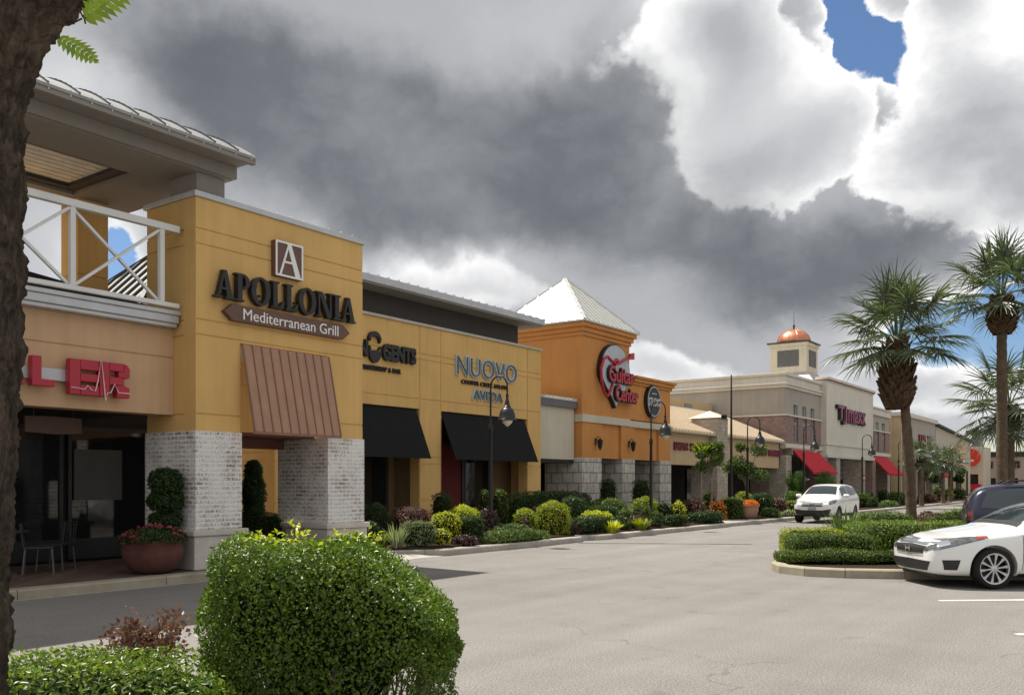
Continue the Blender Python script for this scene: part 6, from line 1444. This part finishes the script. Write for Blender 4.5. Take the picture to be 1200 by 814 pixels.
def wheel(root, x, y, r, w, spokes=10, rim=.70, two=True):
    sg = 1 if y > 0 else -1; t = MB(); prof = [(r*rim, -w/2), (r*.93, -w/2), (r*.985, -w*.38), (r, -w*.2), (r, w*.2), (r*.985, w*.38), (r*.93, w/2), (r*rim, w/2)]
    t.lathe(prof, (x, y, r), 40, axis='y', closed=True); ty = t.build('wheel', M['tyre'], root, off=(0,0,0), smooth='auto')
    b = MB(); fo = y+sg*w*.30; b.lathe([(0, y-sg*.05), (r*rim*.99, y-sg*.05), (r*rim*.99, y-sg*.03), (0, y-sg*.03)], (x, 0, r), 30, axis='y'); b.build('brake', M['car_black'], ty, off=(0,0,0))
    b = MB(); b.lathe([(r*rim*1.005, fo-sg*.02), (r*rim*1.005, fo+sg*.025), (r*rim*.90, fo+sg*.02), (r*rim*.88, fo-sg*.03)], (x, 0, r), 40, axis='y', closed=True)
    b.lathe([(0, fo-sg*.02), (r*.15, fo-sg*.02), (r*.15, fo+sg*.012), (r*.09, fo+sg*.02), (0, fo+sg*.02)], (x, 0, r), 20, axis='y')
    for i in range(spokes):
        a = 2*PI*i/spokes+.15; ca, sa = math.cos(a), math.sin(a); pa, pb = r*.12, r*rim*.92; wa, wb = r*.04, r*.075
        q = [(pa, -wa), (r*.36, -wa*.75), (pb, -wb), (pb, wb), (r*.36, wa*.75), (pa, wa)]
        b.prism([(x+u*ca-v*sa, fo-sg*.015, r+u*sa+v*ca) for u, v in q], (0, sg*.028, 0))
    b.build('rim', M['alloy'], ty, off=(0,0,0), smooth='auto'); return ty
def mirror(root, bvh, x, y, z, m_):
    for sg in (-1, 1):
        b = MB(); b.lathe([(0,-.12),(.06,-.115),(.085,-.06),(.09,.04),(.075,.10),(0,.11)], (x, sg*(y+.10), z), 14, axis='y'); v = [(x+(p[0]-x)*.9, p[1], z+(p[2]-z)*.85) for p in b.v]; b.v = v
        b.bar((x+.01, sg*(y-.06), z-.03), (x, sg*(y+.06), z-.02), .05, .03); b.build('mirror', m_, root, off=(0,0,0), smooth='auto')
def place(root, x, y, head):    # head: world angle of the nose direction; nose at local x=0, so local +x points to the tail
    root.location = (x, y, 0.005); root.rotation_euler = (0, 0, head-PI)
def coupe():
    W = 1.85; t = thing('parked_car', 'white two door coupe parked nose to the island at the right edge', 'car'); rt = .325
    tab = [(.0,.50,.30,.85,.58,.40,.60,.0),(.03,.66,.25,.90,.62,.52,.655,.004),(.12,.77,.20,.93,.675,.60,.715,.012),(.32,.845,.18,.955,.735,.66,.785,.02),(.62,.885,.17,.965,.79,.69,.85,.026),(.95,.90,.17,.97,.83,.70,.90,.03),(1.25,.91,.17,.965,.865,.70,.945,.032),(1.42,.915,.17,.965,.89,.70,.975,.034),(1.62,.918,.17,.965,.905,.655,1.10,.03),(1.95,.922,.17,.96,.915,.60,1.265,.03),(2.3,.925,.17,.96,.925,.565,1.375,.03),(2.7,.925,.17,.96,.935,.55,1.41,.028),(3.2,.925,.17,.965,.95,.54,1.385,.028),(3.7,.915,.18,.965,.965,.55,1.27,.025),(4.15,.895,.20,.96,.97,.60,1.10,.02),(4.5,.86,.24,.95,.955,.66,1.01,.015),(4.75,.78,.28,.93,.93,.62,.965,.01),(4.83,.66,.34,.9,.86,.5,.88,0)]
    mb = car_body(tab, None, W); body, bvh = finish_body(mb, [(.95, rt), (3.72, rt)], .375, W, 'body', M['car_white'], t); k = dict(parent=t)
    patch(bvh, [(1.55,-.62),(1.52,0),(1.55,.62)], [(2.30,-.50),(2.34,0),(2.30,.50)], 'top', .006, 8, 6, M['car_glass'], 'windshield', **k)
    patch(bvh, [(1.86,1.10),(2.25,1.30),(2.75,1.345),(3.25,1.30)], [(1.72,.965),(2.25,.965),(2.75,.985),(3.30,1.02)], 'side', .006, 6, 5, M['car_glass'], 'side_window', both=True, **k)
    patch(bvh, [(3.33,1.285),(3.75,1.12)], [(3.38,1.025),(3.8,1.045)], 'side', .006, 4, 5, M['car_glass'], 'side_window', both=True, **k)
    patch(bvh, [(1.42,-.70),(1.40,0),(1.42,.70)], [(1.545,-.655),(1.515,0),(1.545,.655)], 'top', .007, 3, 6, M['car_black'], 'cowl', **k)
    gr = patch(bvh, [(-.52,.655),(0,.675),(.52,.655)], [(-.44,.545),(0,.535),(.44,.545)], 'front', .010, 4, 6, M['car_black'], 'grille', **k)
    for q in (([(-.50,.70),(0,.715),(.50,.70)], [(-.47,.672),(0,.687),(.47,.672)]), ([(-.46,.543),(0,.533),(.46,.543)], [(-.44,.517),(0,.507),(.44,.517)])): patch(bvh, *q, 'front', .014, 2, 6, M['chrome'], 'grille_trim', gr)
    b = MB(); z = .60
    for q in ((-.075,-.055,z-.055,z+.055),(.055,.075,z-.055,z+.055),(-.055,.055,z-.01,z+.01)): b.box(-.035,-.02,*q)
    b.build('emblem', M['chrome'], t, off=(0,0,0))
    patch(bvh, [(-.64,.425),(0,.435),(.64,.425)], [(-.54,.275),(0,.265),(.54,.275)], 'front', .010, 3, 6, M['car_black'], 'lower_intake', **k)
    patch(bvh, [(.10,.735),(.32,.785),(.62,.825),(.78,.825)], [(.06,.60),(.28,.66),(.60,.745),(.80,.79)], 'side', .008, 5, 6, M['lens'], 'headlight', both=True, **k)
    patch(bvh, [(.14,.72),(.30,.762)], [(.12,.65),(.28,.70)], 'side', .013, 4, 5, M['lens_bright'], 'reflector', both=True, **k); patch(bvh, [(.70,.828),(.86,.835)], [(.68,.785),(.86,.812)], 'side', .012, 4, 6, M['amber'], 'turn_signal', both=True, **k)
    patch(bvh, [(.53,.662),(.66,.70),(.79,.735)], [(.50,.575),(.64,.615),(.77,.675)], 'front', .010, 4, 5, M['lens'], 'headlight', both=True, **k)
    patch(bvh, [(.16,.455),(.42,.46)], [(.20,.30),(.38,.30)], 'side', .008, 4, 5, M['car_black'], 'fog_recess', both=True, **k)
    patch(bvh, [(1.40,.90),(1.405,.60),(1.40,.30)], [(1.41,.90),(1.415,.60),(1.41,.30)], 'side', .004, 1, 6, M['car_black'], 'door_gap', both=True, **k)
    patch(bvh, [(.3,.68),(.7,.695),(1.42,.71)], [(.3,.686),(.7,.701),(1.42,.716)], 'top', .004, 1, 6, M['car_black'], 'hood_gap', both=True, **k)
    patch(bvh, [(1.36,.245),(3.3,.245)], [(1.36,.19),(3.3,.19)], 'side', .008, 2, 8, M['car_black'], 'sill', both=True, **k)
    for x in (.95, 3.72):
        for y in (-.80, .80): wheel(t, x, y, rt, .225, 10, .77)
    mirror(t, bvh, 1.95, .92, 1.0, M['car_white'])
    b = MB(); b.box(.75,4.2,-.7,.7,.20,.5); b.box(.15,1.0,-.55,.55,.16,.3); b.build('underbody', M['car_black'], t, off=(0,0,0))
    head = math.radians(218); wx, wy = ground(1164, 690); ax = Vector((math.cos(head), math.sin(head), 0)); left = Vector((-ax.y, ax.x, 0))
    # driver side front wheel touches the ground at (wx, wy): local (0.95, y) ; visible side is the side towards the camera
    n = Vector((wx, wy, 0))+ax*.95-left*.85
    place(t, n.x, n.y, head); return t
cp = coupe()
def suv():
    W = 1.82; t = thing('moving_car', 'white compact sport utility car driving towards the camera along the street', 'car'); rt = .345
    tab = [(.0,.52,.42,.9,.72,.44,.76,0),(.04,.70,.36,.94,.78,.60,.83,.005),(.18,.80,.30,.96,.86,.66,.92,.015),(.45,.865,.28,.965,.94,.70,1.0,.025),(.80,.885,.27,.97,.99,.71,1.06,.03),(1.05,.895,.27,.965,1.02,.71,1.10,.03),(1.25,.90,.27,.965,1.04,.68,1.22,.03),(1.6,.905,.27,.965,1.05,.635,1.43,.03),(1.9,.91,.27,.965,1.06,.605,1.54,.03),(2.4,.91,.27,.965,1.07,.62,1.615,.03),(3.2,.91,.27,.965,1.09,.62,1.61,.03),(3.8,.90,.28,.965,1.11,.62,1.58,.03),(4.15,.885,.31,.96,1.10,.62,1.53,.02),(4.42,.85,.34,.95,1.05,.62,1.28,.01),(4.52,.78,.40,.94,.98,.56,1.05,0)]
    mb = car_body(tab, None, W); body, bvh = finish_body(mb, [(.90, rt), (3.52, rt)], .40, W, 'body', M['car_white'], t); k = dict(parent=t)
    patch(bvh, [(1.20,-.66),(1.17,0),(1.20,.66)], [(1.86,-.54),(1.90,0),(1.86,.54)], 'top', .006, 8, 6, M['car_glass'], 'windshield', **k)
    patch(bvh, [(1.72,1.42),(2.1,1.54),(2.45,1.56)], [(1.45,1.12),(2.0,1.115),(2.45,1.125)], 'side', .006, 6, 5, M['car_glass'], 'side_window', both=True, **k)
    patch(bvh, [(2.55,1.56),(3.0,1.555),(3.4,1.53)], [(2.55,1.127),(3.0,1.14),(3.45,1.16)], 'side', .006, 6, 5, M['car_glass'], 'side_window', both=True, **k)
    patch(bvh, [(3.5,1.51),(3.95,1.42)], [(3.55,1.165),(4.0,1.24)], 'side', .006, 4, 5, M['car_glass'], 'side_window', both=True, **k)
    gr = patch(bvh, [(-.44,.86),(0,.87),(.44,.86)], [(-.38,.70),(0,.685),(.38,.70)], 'front', .010, 4, 6, M['car_black'], 'grille', **k)
    for z in (.83,.775,.72): patch(bvh, [(-.44,z+.012),(0,z+.018),(.44,z+.012)], [(-.43,z-.012),(0,z-.006),(.43,z-.012)], 'front', .018, 1, 6, M['chrome'], 'grille_bar', gr)
    b = MB()
    for q in ((-.08,-.055,.71,.84),(.055,.08,.71,.84),(-.055,.055,.765,.785)): b.box(-.04,-.025,*q)
    b.build('emblem', M['chrome'], t, off=(0,0,0))
    patch(bvh, [(-.74,.60),(-.4,.545),(.4,.545),(.74,.60)], [(-.66,.33),(-.4,.31),(.4,.31),(.66,.33)], 'front', .012, 4, 6, M['car_black'], 'lower_intake', **k)
    b = MB(); b.box(-.03,-.015,-.17,.17,.55,.66); b.build('number_plate', M['plate'], t, off=(0,0,0))
    patch(bvh, [(.12,.90),(.40,.965),(.66,.985)], [(.06,.775),(.34,.835),(.66,.93)], 'side', .008, 5, 6, M['lens'], 'headlight', both=True, **k)
    patch(bvh, [(1.15,.40),(2.2,.40),(3.2,.40)], [(1.15,.28),(2.2,.28),(3.2,.28)], 'side', .010, 2, 6, M['car_black'], 'sill', both=True, **k)
    for z0, z1, x in ((1.10,.42,1.32),(1.12,.42,2.5)): patch(bvh, [(x,z0),(x,z1)], [(x+.012,z0),(x+.012,z1)], 'side', .004, 1, 6, M['car_black'], 'door_gap', both=True, **k)
    for x in (.90, 3.52):
        for y in (-.785, .785): wheel(t, x, y, rt, .225, 5, .66)
    mirror(t, bvh, 1.52, .90, 1.13, M['car_white'])
    b = MB(); b.box(.7,4.0,-.7,.7,.25,.6); b.build('underbody', M['car_black'], t, off=(0,0,0))
    d0 = 37.6; x, y = at_d(943, d0); place(t, x+.3, y, math.radians(-90+1.5)); return t
sv = suv()
def van():
    W = 1.98; t = thing('parked_van', 'dark blue minivan with dark windows parked beyond the island behind the white coupe', 'van'); rt = .34
    tab = [(.0,.55,.34,.9,.70,.45,.74,0),(.05,.76,.28,.94,.78,.62,.82,.005),(.3,.88,.24,.96,.88,.70,.93,.02),(.8,.95,.22,.965,.96,.75,1.03,.03),(1.1,.97,.22,.965,1.0,.76,1.10,.03),(1.6,.98,.22,.965,1.02,.72,1.42,.03),(2.1,.985,.22,.965,1.03,.69,1.60,.03),(2.8,.99,.22,.965,1.04,.68,1.66,.03),(4.0,.985,.24,.965,1.06,.67,1.665,.03),(4.7,.97,.28,.96,1.08,.66,1.62,.025),(4.95,.94,.32,.955,1.08,.66,1.52,.02),(5.10,.90,.36,.95,1.02,.68,1.22,.01),(5.15,.84,.42,.93,.92,.66,.98,0)]
    mb = car_body(tab, None, W); body, bvh = finish_body(mb, [(1.0, rt), (4.0, rt)], .395, W, 'body', M['car_blue'], t); k = dict(parent=t)
    patch(bvh, [(1.28,-.70),(1.25,0),(1.28,.70)], [(2.02,-.6),(2.06,0),(2.02,.6)], 'top', .006, 8, 6, M['car_glass'], 'windshield', **k)
    for a, b_ in ((1.85,2.55),(2.68,3.72)): patch(bvh, [(a+.1,1.54),(b_,1.57)], [(a,1.10),(b_,1.11)], 'side', .006, 6, 6, M['car_glass'], 'side_window', both=True, **k)
    patch(bvh, [(3.95,1.565),(4.35,1.555),(4.72,1.50)], [(3.95,1.12),(4.35,1.13),(4.86,1.15)], 'side', .006, 6, 6, M['car_glass'], 'side_window', both=True, **k)
    patch(bvh, [(-.6,1.5),(0,1.52),(.6,1.5)], [(-.66,1.12),(0,1.11),(.66,1.12)], 'rear', .008, 6, 6, M['car_glass'], 'rear_window', **k)
    patch(bvh, [(5.0,1.10),(5.10,1.05)], [(5.0,.88),(5.12,.88)], 'side', .008, 4, 4, M['redlens'], 'tail_light', both=True, **k)
    b = MB()
    for sg in (-1,1): b.tube([(2.4,sg*.68,1.67),(2.5,sg*.68,1.735),(4.3,sg*.66,1.735),(4.42,sg*.66,1.67)], .02, 6)
    for x in (2.9,3.9): b.bar((x,-.66,1.745),(x,.66,1.745),.05,.03)
    b.build('roof_rack', M['car_black'], t, off=(0,0,0))
    for x in (1.0, 4.0):
        for y in (-.86, .86): wheel(t, x, y, rt, .22, 7)
    mirror(t, bvh, 1.75, .98, 1.12, M['car_blue'])
    b = MB(); b.box(.7,4.6,-.75,.75,.2,.6); b.build('underbody', M['car_black'], t, off=(0,0,0))
    head = math.radians(13); ax = Vector((math.cos(head), math.sin(head), 0)); right = Vector((ax.y, -ax.x, 0))
    rc = Vector((*at_d(1138, 19.4), 0))        # near rear corner (right side faces the camera)
    n = rc + ax*5.05 - right*.95
    place(t, n.x, n.y, head); return t
van()
